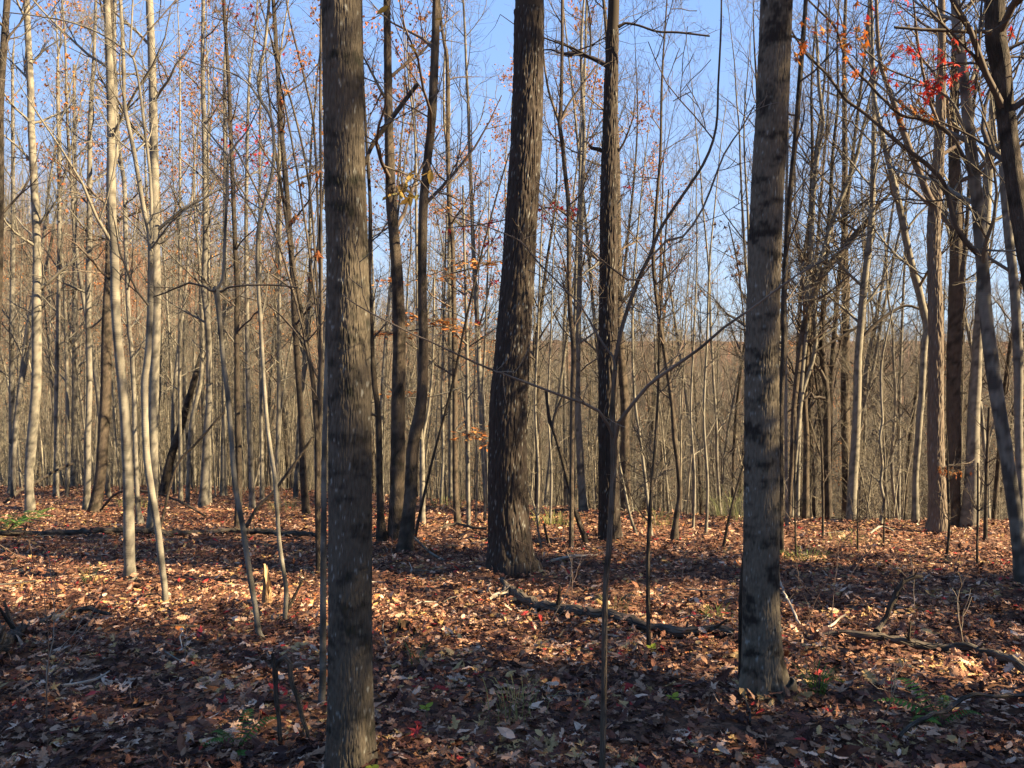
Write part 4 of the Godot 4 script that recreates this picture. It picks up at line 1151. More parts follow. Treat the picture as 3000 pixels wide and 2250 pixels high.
	tree("twin_stemmed_tree", "upright stem of the twin stemmed tree beside the dark leaning trunk", "tree", "grey", [-9.522, -2.190, -18.244, 0.0828, -9.457, -1.293, -18.244, 0.0671, -9.426, -0.505, -18.244, 0.0618, -9.384, 0.732, -18.244, 0.0616, -9.352, 2.339, -18.244, 0.0613, -9.283, 4.596, -18.244, 0.0559, -9.197, 6.368, -18.244, 0.0455, -9.102, 7.697, -18.244, 0.0352, -9.028, 9.007, -18.244, 0.0301], {"top": 13.0, "limbs": 12, "low": 5.0, "reach": 1.6})
	tree("dark_leaning_tree", "thick dark brown trunk curving up from the twin stemmed tree's foot", "tree", "brown", [-9.103, -2.136, -17.788, 0.1312, -9.010, -1.668, -17.788, 0.1159, -8.940, -1.262, -17.788, 0.1107, -8.849, -0.049, -17.788, 0.1104, -8.793, 0.594, -17.788, 0.1102, -8.739, 1.554, -17.788, 0.1049, -8.699, 2.350, -17.788, 0.0996, -8.644, 3.380, -17.788, 0.0894, -8.575, 4.952, -17.788, 0.0791, -8.517, 6.898, -17.788, 0.0688, -8.470, 8.822, -17.788, 0.0538], {"top": 14.0, "limbs": 12, "low": 6.0, "reach": 2.0, "moss": 0.05})
	tree("lichened_tree", "lichen spotted grey trunk rooted in the shade before the fallen log", "tree", "pale", [-4.261, -1.106, -9.064, 0.0620, -4.256, -0.876, -9.064, 0.0567, -4.257, -0.688, -9.064, 0.0567, -4.259, -0.355, -9.064, 0.0566, -4.263, -0.065, -9.064, 0.0565, -4.273, 0.348, -9.064, 0.0564, -4.284, 0.760, -9.064, 0.0537, -4.305, 1.169, -9.064, 0.0510, -4.326, 1.577, -9.064, 0.0483, -4.336, 1.982, -9.064, 0.0482, -4.335, 2.643, -9.064, 0.0455, -4.360, 3.089, -9.064, 0.0454, -4.363, 4.191, -9.064, 0.0401, -4.361, 5.280, -9.064, 0.0349, -4.357, 6.008, -9.064, 0.0298], {"top": 13.0, "limbs": 12, "low": 4.8, "reach": 1.8, "moss": 0.02})
	tree("slim_grey_tree", "slim grey stem with a flared bright foot behind the lichen spotted trunk", "tree", "grey", [-6.948, -1.832, -15.219, 0.0691, -6.973, -1.422, -15.219, 0.0431, -6.977, -0.848, -15.219, 0.0409, -6.999, 0.051, -15.219, 0.0386, -7.005, 0.533, -15.219, 0.0386, -7.041, 1.561, -15.219, 0.0385, -7.060, 1.842, -15.219, 0.0384, -7.076, 3.351, -15.219, 0.0382, -7.100, 4.468, -15.219, 0.0381, -7.184, 5.211, -15.219, 0.0359, -7.198, 6.687, -15.219, 0.0336, -7.188, 7.779, -15.219, 0.0293], {"top": 11.0, "limbs": 12, "low": 4.0, "reach": 1.5})
	var cur := tree("curved_sapling", "curved sunlit sapling that splits into two bright arms high up", "sapling", "pale", [-3.374, -0.971, -7.906, 0.0293, -3.379, -0.742, -7.906, 0.0293, -3.393, -0.578, -7.906, 0.0304, -3.421, -0.214, -7.906, 0.0314, -3.448, -0.015, -7.906, 0.0314, -3.476, 0.148, -7.906, 0.0325, -3.511, 0.391, -7.906, 0.0324, -3.529, 0.598, -7.906, 0.0313, -3.540, 0.885, -7.906, 0.0312, -3.541, 1.224, -7.906, 0.0311, -3.520, 1.375, -7.906, 0.0311, -3.498, 1.580, -7.906, 0.0289, -3.472, 1.933, -7.906, 0.0288, -3.461, 2.215, -7.906, 0.0265, -3.447, 2.479, -7.906, 0.0243, -3.456, 2.654, -7.906, 0.0220, -3.499, 2.898, -7.906, 0.0209, -3.567, 3.381, -7.906, 0.0197, -3.618, 3.653, -7.906, 0.0186, -3.652, 3.860, -7.906, 0.0175, -3.660, 4.281, -7.906, 0.0164, -3.673, 4.623, -7.906, 0.0163, -3.686, 4.810, -7.906, 0.0152, -3.687, 5.318, -7.906, 0.0130], {"top": 7.5, "limbs": 8, "low": 4.0, "reach": 1.2, "flare": 0.2})
	limb(cur, "pale", [-3.444, 2.478, -7.900, 0.0176, -3.426, 2.897, -7.900, 0.0154, -3.440, 3.280, -7.900, 0.0143, -3.479, 3.665, -7.900, 0.0131, -3.519, 4.048, -7.900, 0.0120, -3.566, 4.270, -7.900, 0.0109, -3.600, 4.305, -7.900, 0.0098, -3.577, 4.552, -7.900, 0.0087, -3.558, 4.808, -7.900, 0.0076], 6, 0.5)
	limb(cur, "pale", [-3.438, 2.566, -7.900, 0.0110, -3.355, 2.535, -7.900, 0.0088, -3.198, 2.653, -7.900, 0.0077, -3.063, 2.784, -7.900, 0.0066], 4, 0.4)
	limb(cur, "pale", [-3.529, 4.253, -7.800, 0.0086, -3.765, 4.431, -7.800, 0.0086, -4.063, 4.557, -7.800, 0.0075, -4.362, 4.616, -7.800, 0.0064, -4.704, 4.658, -7.800, 0.0054], 6, 0.5)
	limb(cur, "brown", [-3.566, 4.279, -7.900, 0.0087, -3.465, 4.467, -7.900, 0.0076, -3.309, 4.637, -7.900, 0.0065, -3.154, 4.808, -7.900, 0.0065], 4, 0.4)
	tree("straight_lit_tree", "straight ring marked trunk standing right behind the curved sapling", "tree", "pale", [-6.048, -1.650, -13.683, 0.0855, -6.030, -1.195, -13.683, 0.0776, -6.016, -0.914, -13.683, 0.0775, -5.980, 0.021, -13.683, 0.0773, -5.959, 0.641, -13.683, 0.0771, -5.938, 1.257, -13.683, 0.0769, -5.902, 2.177, -13.683, 0.0728, -5.865, 3.847, -13.683, 0.0724, -5.882, 5.512, -13.683, 0.0643, -5.885, 6.418, -13.683, 0.0604, -5.883, 7.156, -13.683, 0.0564, -5.880, 8.328, -13.683, 0.0449], {"top": 14.0, "limbs": 12, "low": 5.8, "reach": 2.0})
	var knob := tree("knobby_sapling", "sapling with a swollen knot where three arms spread out", "sapling", "grey", [-1.955, -0.793, -6.350, 0.0236, -1.971, -0.686, -6.350, 0.0218, -1.981, -0.646, -6.350, 0.0218, -2.000, -0.465, -6.350, 0.0217, -2.023, -0.329, -6.350, 0.0217, -2.069, -0.021, -6.350, 0.0217, -2.095, 0.157, -6.350, 0.0207, -2.118, 0.281, -6.350, 0.0207, -2.138, 0.375, -6.350, 0.0198, -2.151, 0.455, -6.350, 0.0216, -2.161, 0.539, -6.350, 0.0189, -2.175, 0.723, -6.350, 0.0188, -2.204, 1.155, -6.350, 0.0179, -2.234, 1.441, -6.350, 0.0178, -2.248, 1.669, -6.350, 0.0178, -2.259, 1.857, -6.350, 0.0187, -2.268, 1.967, -6.350, 0.0213, -2.274, 2.009, -6.350, 0.0266, -2.274, 2.031, -6.350, 0.0142], {"sides": 12, "step": 0.05, "flare": 0.1})
	limb(knob, "grey", [-2.271, 1.995, -6.350, 0.0142, -2.245, 2.034, -6.350, 0.0124, -2.220, 2.077, -6.350, 0.0124, -2.201, 2.306, -6.350, 0.0115, -2.191, 2.485, -6.350, 0.0106, -2.171, 2.797, -6.350, 0.0106, -2.165, 2.950, -6.350, 0.0106, -2.157, 3.013, -6.350, 0.0106], 3, 0.25)
	limb(knob, "grey", [-2.157, 3.013, -6.350, 0.0088, -2.236, 3.107, -6.350, 0.0070, -2.329, 3.228, -6.350, 0.0053, -2.411, 3.353, -6.350, 0.0044], 4, 0.3)
	limb(knob, "grey", [-2.157, 3.013, -6.350, 0.0088, -2.099, 3.110, -6.350, 0.0070, -2.017, 3.201, -6.350, 0.0053, -1.919, 3.388, -6.350, 0.0044], 4, 0.3)
	limb(knob, "dark", [-2.256, 1.992, -6.300, 0.0123, -2.292, 1.992, -6.300, 0.0106, -2.347, 2.027, -6.300, 0.0088, -2.456, 2.052, -6.300, 0.0079, -2.559, 2.013, -6.300, 0.0071, -2.645, 1.975, -6.300, 0.0062, -2.737, 1.943, -6.300, 0.0044], 4, 0.25)
	limb(knob, "dark", [-2.289, 1.998, -6.400, 0.0107, -2.249, 1.991, -6.400, 0.0098, -2.224, 2.006, -6.400, 0.0090, -2.195, 2.023, -6.400, 0.0081, -2.052, 2.041, -6.400, 0.0072, -1.812, 2.041, -6.400, 0.0063, -1.654, 2.020, -6.400, 0.0054], 5, 0.3)
	var wavy := tree("wavy_sapling", "thin wavy sapling beside the broken snag, bulging sideways high up", "sapling", "pale", [-2.001, -0.881, -7.133, 0.0224, -1.986, -0.720, -7.133, 0.0204, -1.976, -0.567, -7.133, 0.0203, -1.987, -0.452, -7.133, 0.0193, -2.002, -0.361, -7.133, 0.0193, -2.031, -0.156, -7.133, 0.0193, -2.048, 0.118, -7.133, 0.0192, -2.061, 0.290, -7.133, 0.0182, -2.075, 0.452, -7.133, 0.0182, -2.133, 0.858, -7.133, 0.0171, -2.160, 1.261, -7.133, 0.0171, -2.177, 1.713, -7.133, 0.0160, -2.192, 2.242, -7.133, 0.0159, -2.171, 2.594, -7.133, 0.0149, -2.133, 2.728, -7.133, 0.0149, -2.095, 2.858, -7.133, 0.0149, -2.045, 3.042, -7.133, 0.0149, -2.027, 3.207, -7.133, 0.0139, -2.035, 3.429, -7.133, 0.0138, -2.069, 3.550, -7.133, 0.0138, -2.127, 3.639, -7.133, 0.0138, -2.153, 3.744, -7.133, 0.0138, -2.160, 3.810, -7.133, 0.0138, -2.126, 3.996, -7.133, 0.0128, -2.096, 4.154, -7.133, 0.0118, -2.077, 4.342, -7.133, 0.0118, -2.063, 4.496, -7.133, 0.0108, -2.050, 4.841, -7.133, 0.0098], {"sides": 10, "step": 0.06, "top": 6.2, "limbs": 8, "low": 2.8, "reach": 0.9, "flare": 0.2})
	limb(wavy, "pale", [-2.147, 3.658, -7.200, 0.0080, -2.291, 3.842, -7.200, 0.0070, -2.489, 3.940, -7.200, 0.0060, -2.687, 3.979, -7.200, 0.0050, -2.884, 4.057, -7.200, 0.0040], 5, 0.4)
	var slimred := tree("slim_dark_tree", "slim dark straight trunk between the knobby and wavy saplings", "tree", "dark", [-4.882, -1.749, -14.520, 0.0619, -4.865, -1.200, -14.520, 0.0576, -4.849, -0.736, -14.520, 0.0575, -4.848, 0.253, -14.520, 0.0491, -4.848, 1.236, -14.520, 0.0449, -4.848, 2.212, -14.520, 0.0427, -4.837, 2.407, -14.520, 0.0406, -4.848, 3.624, -14.520, 0.0384, -4.871, 4.688, -14.520, 0.0363, -4.919, 6.099, -14.520, 0.0321, -4.956, 7.152, -14.520, 0.0280, -4.974, 7.963, -14.520, 0.0239], {"top": 11.5, "limbs": 14, "low": 4.0, "reach": 1.7})
	tree("bowed_dark_tree", "dark trunk bowing toward the wavy sapling with dead brown oak leaves", "tree", "dark", [-4.243, -2.023, -16.840, 0.0860, -4.266, -1.551, -16.840, 0.0763, -4.289, -1.109, -16.840, 0.0739, -4.331, 0.038, -16.840, 0.0641, -4.392, 1.178, -16.840, 0.0592, -4.434, 2.282, -16.840, 0.0566, -4.470, 3.117, -16.840, 0.0541, -4.570, 4.774, -16.840, 0.0538, -4.639, 5.799, -16.840, 0.0513, -4.690, 6.817, -16.840, 0.0465, -4.750, 7.802, -16.840, 0.0417, -4.791, 8.799, -16.840, 0.0370], {"top": 13.0, "limbs": 13, "low": 4.5, "reach": 2.0})
	var fan := tree("fanned_tree", "dark stem fanning into many straight steep arms beside the mossy trunk", "tree", "dark", [-2.275, -1.161, -9.600, 0.0383, -2.281, -0.747, -9.600, 0.0368, -2.282, -0.394, -9.600, 0.0354, -2.279, -0.164, -9.600, 0.0354, -2.269, 0.274, -9.600, 0.0326, -2.286, 0.623, -9.600, 0.0298, -2.304, 0.927, -9.600, 0.0270, -2.338, 1.252, -9.600, 0.0256, -2.404, 1.597, -9.600, 0.0243, -2.463, 2.005, -9.600, 0.0229, -2.552, 2.561, -9.600, 0.0201, -2.639, 3.251, -9.600, 0.0160, -2.745, 4.041, -9.600, 0.0133], {"top": 6.0, "limbs": 6, "low": 2.6, "reach": 1.2})
	limb(fan, "dark", [-2.269, 0.274, -9.600, 0.0217, -2.239, 0.949, -9.600, 0.0216, -2.221, 1.575, -9.600, 0.0202, -2.212, 2.347, -9.600, 0.0188, -2.205, 3.409, -9.600, 0.0160, -2.198, 4.459, -9.600, 0.0159, -2.175, 5.498, -9.600, 0.0132], 5, 0.45)
	limb(fan, "dark", [-2.304, 0.949, -9.600, 0.0162, -2.404, 1.597, -9.600, 0.0135, -2.582, 2.347, -9.600, 0.0134, -2.787, 2.986, -9.600, 0.0120, -3.020, 3.515, -9.600, 0.0107, -3.329, 4.093, -9.600, 0.0080], 5, 0.45)
	limb(fan, "dark", [-2.286, 0.623, -9.600, 0.0163, -2.243, 1.489, -9.600, 0.0162, -2.338, 2.561, -9.600, 0.0134, -2.485, 3.620, -9.600, 0.0120, -2.633, 4.459, -9.600, 0.0106, -2.781, 5.188, -9.600, 0.0079], 5, 0.45)
	limb(fan, "dark", [-2.239, 1.812, -9.600, 0.0135, -2.329, 3.304, -9.600, 0.0134, -2.478, 4.146, -9.600, 0.0120, -2.681, 4.824, -9.600, 0.0106, -2.882, 5.498, -9.600, 0.0079], 5, 0.45)
	limb(fan, "dark", [-2.258, 1.165, -9.600, 0.0135, -2.510, 1.704, -9.600, 0.0108, -2.828, 2.026, -9.600, 0.0081, -3.149, 2.133, -9.600, 0.0067], 5, 0.45)
	limb(fan, "dark", [-2.225, 2.133, -9.600, 0.0134, -2.268, 3.936, -9.600, 0.0133, -2.366, 4.564, -9.600, 0.0119, -2.517, 5.188, -9.600, 0.0106, -2.590, 5.601, -9.600, 0.0079], 5, 0.45)
	hang_leaves(fan, russet, Vector3(-2.70, 4.44, -9.60), Vector3(0.12, 0.1, 0.12), 2, 0.162, 400, 1.3)
	hang_leaves(fan, russet, Vector3(-2.35, 4.83, -9.60), Vector3(0.12, 0.1, 0.12), 2, 0.176, 401, 1.3)
	hang_leaves(fan, russet, Vector3(-2.73, 4.14, -9.60), Vector3(0.12, 0.1, 0.12), 2, 0.162, 402, 1.3)
	hang_leaves(fan, russet, Vector3(-2.51, 3.79, -9.60), Vector3(0.12, 0.1, 0.12), 2, 0.135, 403, 1.3)
	hang_leaves(fan, russet, Vector3(-2.43, 3.52, -9.60), Vector3(0.12, 0.1, 0.12), 3, 0.162, 404, 1.3)
	hang_leaves(fan, russet, Vector3(-2.75, 3.30, -9.60), Vector3(0.12, 0.1, 0.12), 3, 0.149, 405, 1.3)
	hang_leaves(fan, russet, Vector3(-2.49, 3.12, -9.60), Vector3(0.12, 0.1, 0.12), 2, 0.135, 406, 1.3)
	hang_leaves(fan, russet, Vector3(-3.04, 5.23, -9.60), Vector3(0.12, 0.1, 0.12), 3, 0.108, 407, 1.3)
	hang_leaves(fan, russet, Vector3(-2.39, 4.98, -9.60), Vector3(0.12, 0.1, 0.12), 2, 0.135, 408, 1.3)
	hang_leaves(fan, russet, Vector3(-2.17, 3.51, -9.60), Vector3(0.12, 0.1, 0.12), 2, 0.135, 409, 1.3)
	hang_leaves(fan, russet, Vector3(-2.71, 2.51, -9.60), Vector3(0.12, 0.1, 0.12), 2, 0.121, 410, 1.3)
	hang_leaves(fan, russet, Vector3(-2.50, 2.83, -9.60), Vector3(0.12, 0.1, 0.12), 2, 0.121, 411, 1.3)
	hang_leaves(fan, russet, Vector3(-2.86, 5.39, -9.60), Vector3(0.12, 0.1, 0.12), 3, 0.108, 412, 1.3)
	hang_leaves(fan, russet, Vector3(-2.65, 5.08, -9.60), Vector3(0.12, 0.1, 0.12), 3, 0.135, 413, 1.3)
	hang_leaves(fan, russet, Vector3(-2.23, 2.75, -9.60), Vector3(0.12, 0.1, 0.12), 2, 0.162, 414, 1.3)
	hang_leaves(fan, russet, Vector3(-2.37, 2.35, -9.60), Vector3(0.12, 0.1, 0.12), 2, 0.135, 415, 1.3)
	tree("grey_pole_tree", "narrow grey trunk hugging the mossy trunk's shaded flank", "tree", "grey", [-1.133, -0.619, -4.800, 0.0221, -1.125, -0.408, -4.800, 0.0206, -1.121, -0.229, -4.800, 0.0199, -1.111, 0.142, -4.800, 0.0185, -1.100, 0.603, -4.800, 0.0170, -1.096, 0.937, -4.800, 0.0156, -1.083, 1.372, -4.800, 0.0135, -1.077, 1.706, -4.800, 0.0108], {"sides": 12, "top": 3.4, "moss": 0.05, "flare": 0.1})
	tree("tall_grey_tree", "tall grey trunk with small flared foot between curved and knobby saplings", "tree", "grey", [-7.196, -2.129, -19.000, 0.1185, -7.154, -1.630, -19.000, 0.0914, -7.111, -1.024, -19.000, 0.0806, -7.055, -0.334, -19.000, 0.0697, -7.001, 0.268, -19.000, 0.0669, -6.998, 1.551, -19.000, 0.0640, -7.046, 2.401, -19.000, 0.0639, -7.080, 2.867, -19.000, 0.0611, -7.020, 3.786, -19.000, 0.0583, -7.008, 6.109, -19.000, 0.0527, -7.005, 7.950, -19.000, 0.0446, -6.979, 9.314, -19.000, 0.0418], {"top": 14.0, "limbs": 14, "low": 5.0, "reach": 2.0})
	tree("bowed_pale_tree", "pale greenish stem bowed like a bow near the tall grey trunk", "tree", "pale", [-8.147, -2.377, -20.500, 0.0523, -8.111, -1.768, -20.500, 0.0493, -8.066, -1.231, -20.500, 0.0522, -8.033, -0.719, -20.500, 0.0521, -7.978, -0.301, -20.500, 0.0520, -7.877, 0.163, -20.500, 0.0520, -7.775, 0.625, -20.500, 0.0519, -7.700, 1.547, -20.500, 0.0460, -7.694, 2.465, -20.500, 0.0402, -7.740, 3.651, -20.500, 0.0344, -7.831, 4.899, -20.500, 0.0285], {"top": 10.0, "limbs": 9, "low": 4.0, "reach": 1.4})
	tree("leaning_dead_trunk", "thick dark dead trunk leaning diagonally behind the straight lit trunk", "tree", "dark", [-9.823, -2.468, -23.000, 0.1303, -9.597, -1.655, -23.000, 0.1105, -9.377, -1.054, -23.000, 0.1039, -9.045, -0.013, -23.000, 0.0907, -8.795, 0.817, -23.000, 0.0776, -8.600, 1.592, -23.000, 0.0646, -8.425, 2.621, -23.000, 0.0515], {"sides": 12, "moss": 0.05})
	tree("slender_tree", "bright thin stem touching the tall grey trunk", "tree", "pale", [-7.405, -2.325, -20.000, 0.0516, -7.395, -1.413, -20.000, 0.0396, -7.379, 0.175, -20.000, 0.0375, -7.350, 2.421, -20.000, 0.0333, -7.308, 4.863, -20.000, 0.0292, -7.238, 7.709, -20.000, 0.0193], {"top": 13.5, "limbs": 14, "low": 4.0, "reach": 1.8})
	tree("slender_tree", "smooth pale trunk with rounded foot between knobby sapling and tall grey trunk", "tree", "grey", [-8.132, -2.625, -23.000, 0.0932, -8.103, -1.577, -23.000, 0.0715, -8.050, 0.247, -23.000, 0.0677, -7.984, 2.827, -23.000, 0.0602, -7.929, 5.631, -23.000, 0.0528, -7.897, 8.901, -23.000, 0.0349], {"top": 13.5, "limbs": 14, "low": 4.0, "reach": 1.8})
	tree("slender_tree", "grey mottled trunk between slim dark trunk and wavy sapling", "tree", "grey", [-5.887, -2.200, -18.500, 0.0750, -5.899, -1.355, -18.500, 0.0576, -5.925, 0.115, -18.500, 0.0545, -5.941, 2.194, -18.500, 0.0485, -5.917, 4.455, -18.500, 0.0425, -5.812, 7.090, -18.500, 0.0281], {"top": 13.5, "limbs": 14, "low": 4.0, "reach": 1.8})
	tree("slender_tree", "grey trunk standing back between pale wavy and twin stemmed trunks", "tree", "grey", [-14.463, -2.990, -27.000, 0.1192, -14.423, -1.761, -27.000, 0.0915, -14.354, 0.377, -27.000, 0.0866, -14.260, 3.401, -27.000, 0.0770, -14.169, 6.689, -27.000, 0.0676, -14.081, 10.522, -27.000, 0.0447], {"top": 13.5, "limbs": 14, "low": 4.0, "reach": 1.8})
	tree("slender_tree", "light slender trunk behind the wavy sapling", "tree", "pale", [-6.427, -2.378, -21.000, 0.0619, -6.422, -1.420, -21.000, 0.0475, -6.415, 0.246, -21.000, 0.0449, -6.398, 2.603, -21.000, 0.0400, -6.363, 5.165, -21.000, 0.0351, -6.293, 8.152, -21.000, 0.0232], {"top": 13.5, "limbs": 14, "low": 4.0, "reach": 1.8})
	tree("slender_tree", "slender trunk beyond the leaning fallen pole", "tree", "grey", [-12.290, -2.416, -22.000, 0.0810, -12.247, -1.413, -22.000, 0.0622, -12.169, 0.330, -22.000, 0.0588, -12.070, 2.798, -22.000, 0.0523, -11.988, 5.480, -22.000, 0.0459, -11.938, 8.607, -22.000, 0.0304], {"top": 13.5, "limbs": 14, "low": 4.0, "reach": 1.8})
	tree("slender_tree", "straight slim trunk at the wood's open end", "tree", "grey", [-14.712, -2.754, -24.000, 0.0972, -14.670, -1.660, -24.000, 0.0746, -14.596, 0.242, -24.000, 0.0706, -14.497, 2.934, -24.000, 0.0628, -14.403, 5.859, -24.000, 0.0551, -14.318, 9.270, -24.000, 0.0365], {"top": 13.5, "limbs": 14, "low": 4.0, "reach": 1.8})
	tree("slender_tree", "slim whitish stem between straight lit trunk and bowed pale stem", "tree", "pale", [-8.520, -2.258, -21.000, 0.0541, -8.505, -1.300, -21.000, 0.0416, -8.480, 0.365, -21.000, 0.0393, -8.442, 2.720, -21.000, 0.0350, -8.392, 5.280, -21.000, 0.0307, -8.319, 8.266, -21.000, 0.0203], {"top": 13.5, "limbs": 14, "low": 4.0, "reach": 1.8})
	tree("slender_tree", "slim tan trunk directly behind the wavy sapling's bend", "tree", "pale", [-5.472, -2.064, -19.000, 0.0630, -5.446, -1.197, -19.000, 0.0484, -5.399, 0.311, -19.000, 0.0458, -5.343, 2.444, -19.000, 0.0407, -5.303, 4.762, -19.000, 0.0357, -5.296, 7.466, -19.000, 0.0236], {"top": 13.5, "limbs": 14, "low": 4.0, "reach": 1.8})
	tree("edge_tree", "dark trunk cut by the picture's side edge, leaning outward", "tree", "dark", [-7.633, -1.446, -11.900, 0.0609, -7.538, -0.152, -11.900, 0.0538, -7.455, 1.195, -11.900, 0.0502, -7.386, 2.526, -11.900, 0.0466, -7.312, 3.843, -11.900, 0.0430, -7.255, 5.002, -11.900, 0.0428, -7.183, 6.047, -11.900, 0.0459, -7.144, 6.687, -11.900, 0.0425], {"top": 12.0, "limbs": 9, "low": 6.0, "reach": 1.8})
	tree("leaning_branch", "dead branch propped aslant in front of the tall grey trunk", "branch", "brown", [-6.259, -1.014, -14.500, 0.0205, -5.956, -0.617, -14.500, 0.0226, -5.620, -0.221, -14.500, 0.0225, -5.419, -0.007, -14.500, 0.0205, -5.268, 0.173, -14.500, 0.0184, -5.085, 0.370, -14.500, 0.0164], {"sides": 7})
	tree("leaning_branch", "bare pole leaning from the floor across to the fanned tree", "branch", "brown", [-4.611, -1.581, -14.000, 0.0318, -4.375, -1.244, -14.000, 0.0298, -4.109, -0.988, -14.000, 0.0278, -3.851, -0.652, -14.000, 0.0258, -3.649, -0.381, -14.000, 0.0237, -3.399, -0.016, -14.000, 0.0198], {"sides": 8})
	tree("leaning_branch", "dark twiggy stem leaning beside the broken snag", "branch", "dark", [-2.093, -0.922, -7.300, 0.0167, -2.034, -0.825, -7.300, 0.0146, -1.974, -0.715, -7.300, 0.0125, -1.918, -0.613, -7.300, 0.0104, -1.875, -0.521, -7.300, 0.0073], {"sides": 8, "limbs": 3, "low": 0.1, "reach": 0.2})
	tree("knotty_thin_tree", "narrow dark tree standing right against the blotched trunk's sunny edge", "tree", "dark", [3.634, -1.337, -11.031, 0.0471, 3.633, -0.906, -11.031, 0.0438, 3.631, -0.426, -11.031, 0.0422, 3.617, 0.102, -11.031, 0.0405, 3.602, 0.577, -11.031, 0.0389, 3.612, 1.100, -11.031, 0.0388, 3.629, 1.571, -11.031, 0.0372, 3.621, 2.065, -11.031, 0.0355, 3.648, 2.704, -11.031, 0.0339, 3.685, 3.412, -11.031, 0.0322, 3.709, 3.800, -11.031, 0.0322, 3.738, 4.218, -11.031, 0.0337, 3.756, 4.585, -11.031, 0.0336, 3.779, 5.018, -11.031, 0.0335, 3.813, 5.544, -11.031, 0.0304, 3.852, 6.079, -11.031, 0.0273, 3.869, 6.788, -11.031, 0.0242], {"top": 9.0, "limbs": 9, "low": 3.5, "reach": 1.5})
	tree("slim_lit_tree", "slim bright stem glimpsed between the blotched trunk and narrow dark tree", "tree", "pale", [4.892, -1.778, -14.500, 0.0288, 4.863, -0.535, -14.500, 0.0287, 4.826, 0.698, -14.500, 0.0286, 4.799, 1.831, -14.500, 0.0264, 4.786, 3.533, -14.500, 0.0243, 4.776, 5.128, -14.500, 0.0221, 4.761, 6.446, -14.500, 0.0200], {"top": 10.0, "limbs": 10, "low": 4.0, "reach": 1.2})
	tree("fan_stem_tree", "outermost stem of the leaning clump, bent far toward the pale straight trunk", "tree", "brown", [5.599, -1.884, -16.500, 0.0562, 5.617, -1.299, -16.500, 0.0514, 5.643, -0.679, -16.500, 0.0513, 5.658, 0.107, -16.500, 0.0512, 5.680, 0.443, -16.500, 0.0511, 5.790, 1.557, -16.500, 0.0602, 5.874, 2.056, -16.500, 0.0648, 5.969, 2.425, -16.500, 0.0693, 6.110, 2.793, -16.500, 0.0738, 6.270, 3.086, -16.500, 0.0738, 6.577, 3.434, -16.500, 0.0691, 6.864, 3.781, -16.500, 0.0644, 7.044, 3.982, -16.500, 0.0506, 7.293, 4.346, -16.500, 0.0367, 7.562, 4.619, -16.500, 0.0275], {"top": 8.5, "limbs": 12, "low": 4.5, "reach": 1.6, "group": "stems of the leaning clump"})
	tree("fan_stem_tree", "middle stem of the leaning clump, sunlit along one flank", "tree", "pale", [5.655, -1.884, -16.500, 0.0421, 5.680, -1.205, -16.500, 0.0420, 5.740, -0.360, -16.500, 0.0419, 5.810, 0.443, -16.500, 0.0465, 5.914, 0.852, -16.500, 0.0418, 6.019, 1.187, -16.500, 0.0417, 6.077, 1.594, -16.500, 0.0440, 6.040, 2.056, -16.500, 0.0463, 6.010, 2.682, -16.500, 0.0508, 6.165, 3.297, -16.500, 0.0507, 6.337, 3.900, -16.500, 0.0483, 6.503, 4.346, -16.500, 0.0459, 6.642, 4.710, -16.500, 0.0436, 6.814, 5.253, -16.500, 0.0366, 6.905, 5.714, -16.500, 0.0320], {"top": 9.0, "limbs": 12, "low": 4.5, "reach": 1.6, "group": "stems of the leaning clump"})
	tree("fan_stem_tree", "inner stem of the leaning clump, rising almost upright", "tree", "grey", [5.766, -1.827, -16.500, 0.0468, 5.767, -0.829, -16.500, 0.0443, 5.788, 0.107, -16.500, 0.0419, 5.827, 1.038, -16.500, 0.0464, 5.885, 1.964, -16.500, 0.0463, 5.938, 3.086, -16.500, 0.0484, 5.968, 3.982, -16.500, 0.0483, 5.991, 4.710, -16.500, 0.0482, 6.043, 5.344, -16.500, 0.0435, 6.124, 5.912, -16.500, 0.0388, 6.036, 6.694, -16.500, 0.0319, 6.003, 7.499, -16.500, 0.0273], {"top": 10.0, "limbs": 12, "low": 4.5, "reach": 1.6, "group": "stems of the leaning clump"})
	tree("gnarled_tree", "grey brown trunk with peeling bark beside the leaning clump", "tree", "brown", [6.024, -2.012, -16.741, 0.0713, 6.018, -1.151, -16.741, 0.0616, 6.022, -0.332, -16.741, 0.0591, 5.995, 0.085, -16.741, 0.0566, 5.970, 0.426, -16.741, 0.0566, 5.975, 1.218, -16.741, 0.0518, 6.008, 1.969, -16.741, 0.0469, 6.003, 3.275, -16.741, 0.0421, 6.017, 4.571, -16.741, 0.0373], {"top": 12.0, "limbs": 13, "low": 4.0, "reach": 1.8})
	var elb := tree("elbow_tree", "dark trunk with an elbowed side limb between leaning clump and pale straight trunk", "tree", "dark", [6.508, -2.012, -16.741, 0.0808, 6.474, -1.246, -16.741, 0.0711, 6.445, -0.712, -16.741, 0.0686, 6.404, 0.426, -16.741, 0.0660, 6.357, 0.936, -16.741, 0.0636, 6.301, 1.406, -16.741, 0.0588, 6.301, 1.876, -16.741, 0.0563, 6.321, 2.306, -16.741, 0.0539, 6.340, 3.275, -16.741, 0.0468, 6.395, 4.294, -16.741, 0.0419, 6.448, 5.398, -16.741, 0.0325], {"top": 12.0, "limbs": 13, "low": 4.5, "reach": 2.0})
	limb(elb, "dark", [6.284, 0.462, -16.500, 0.0325, 6.171, 0.499, -16.500, 0.0302, 6.060, 0.480, -16.500, 0.0279, 6.002, 0.592, -16.500, 0.0279, 5.893, 0.462, -16.500, 0.0232, 5.664, 0.294, -16.500, 0.0186, 5.434, 0.107, -16.500, 0.0140], 3, 0.4)
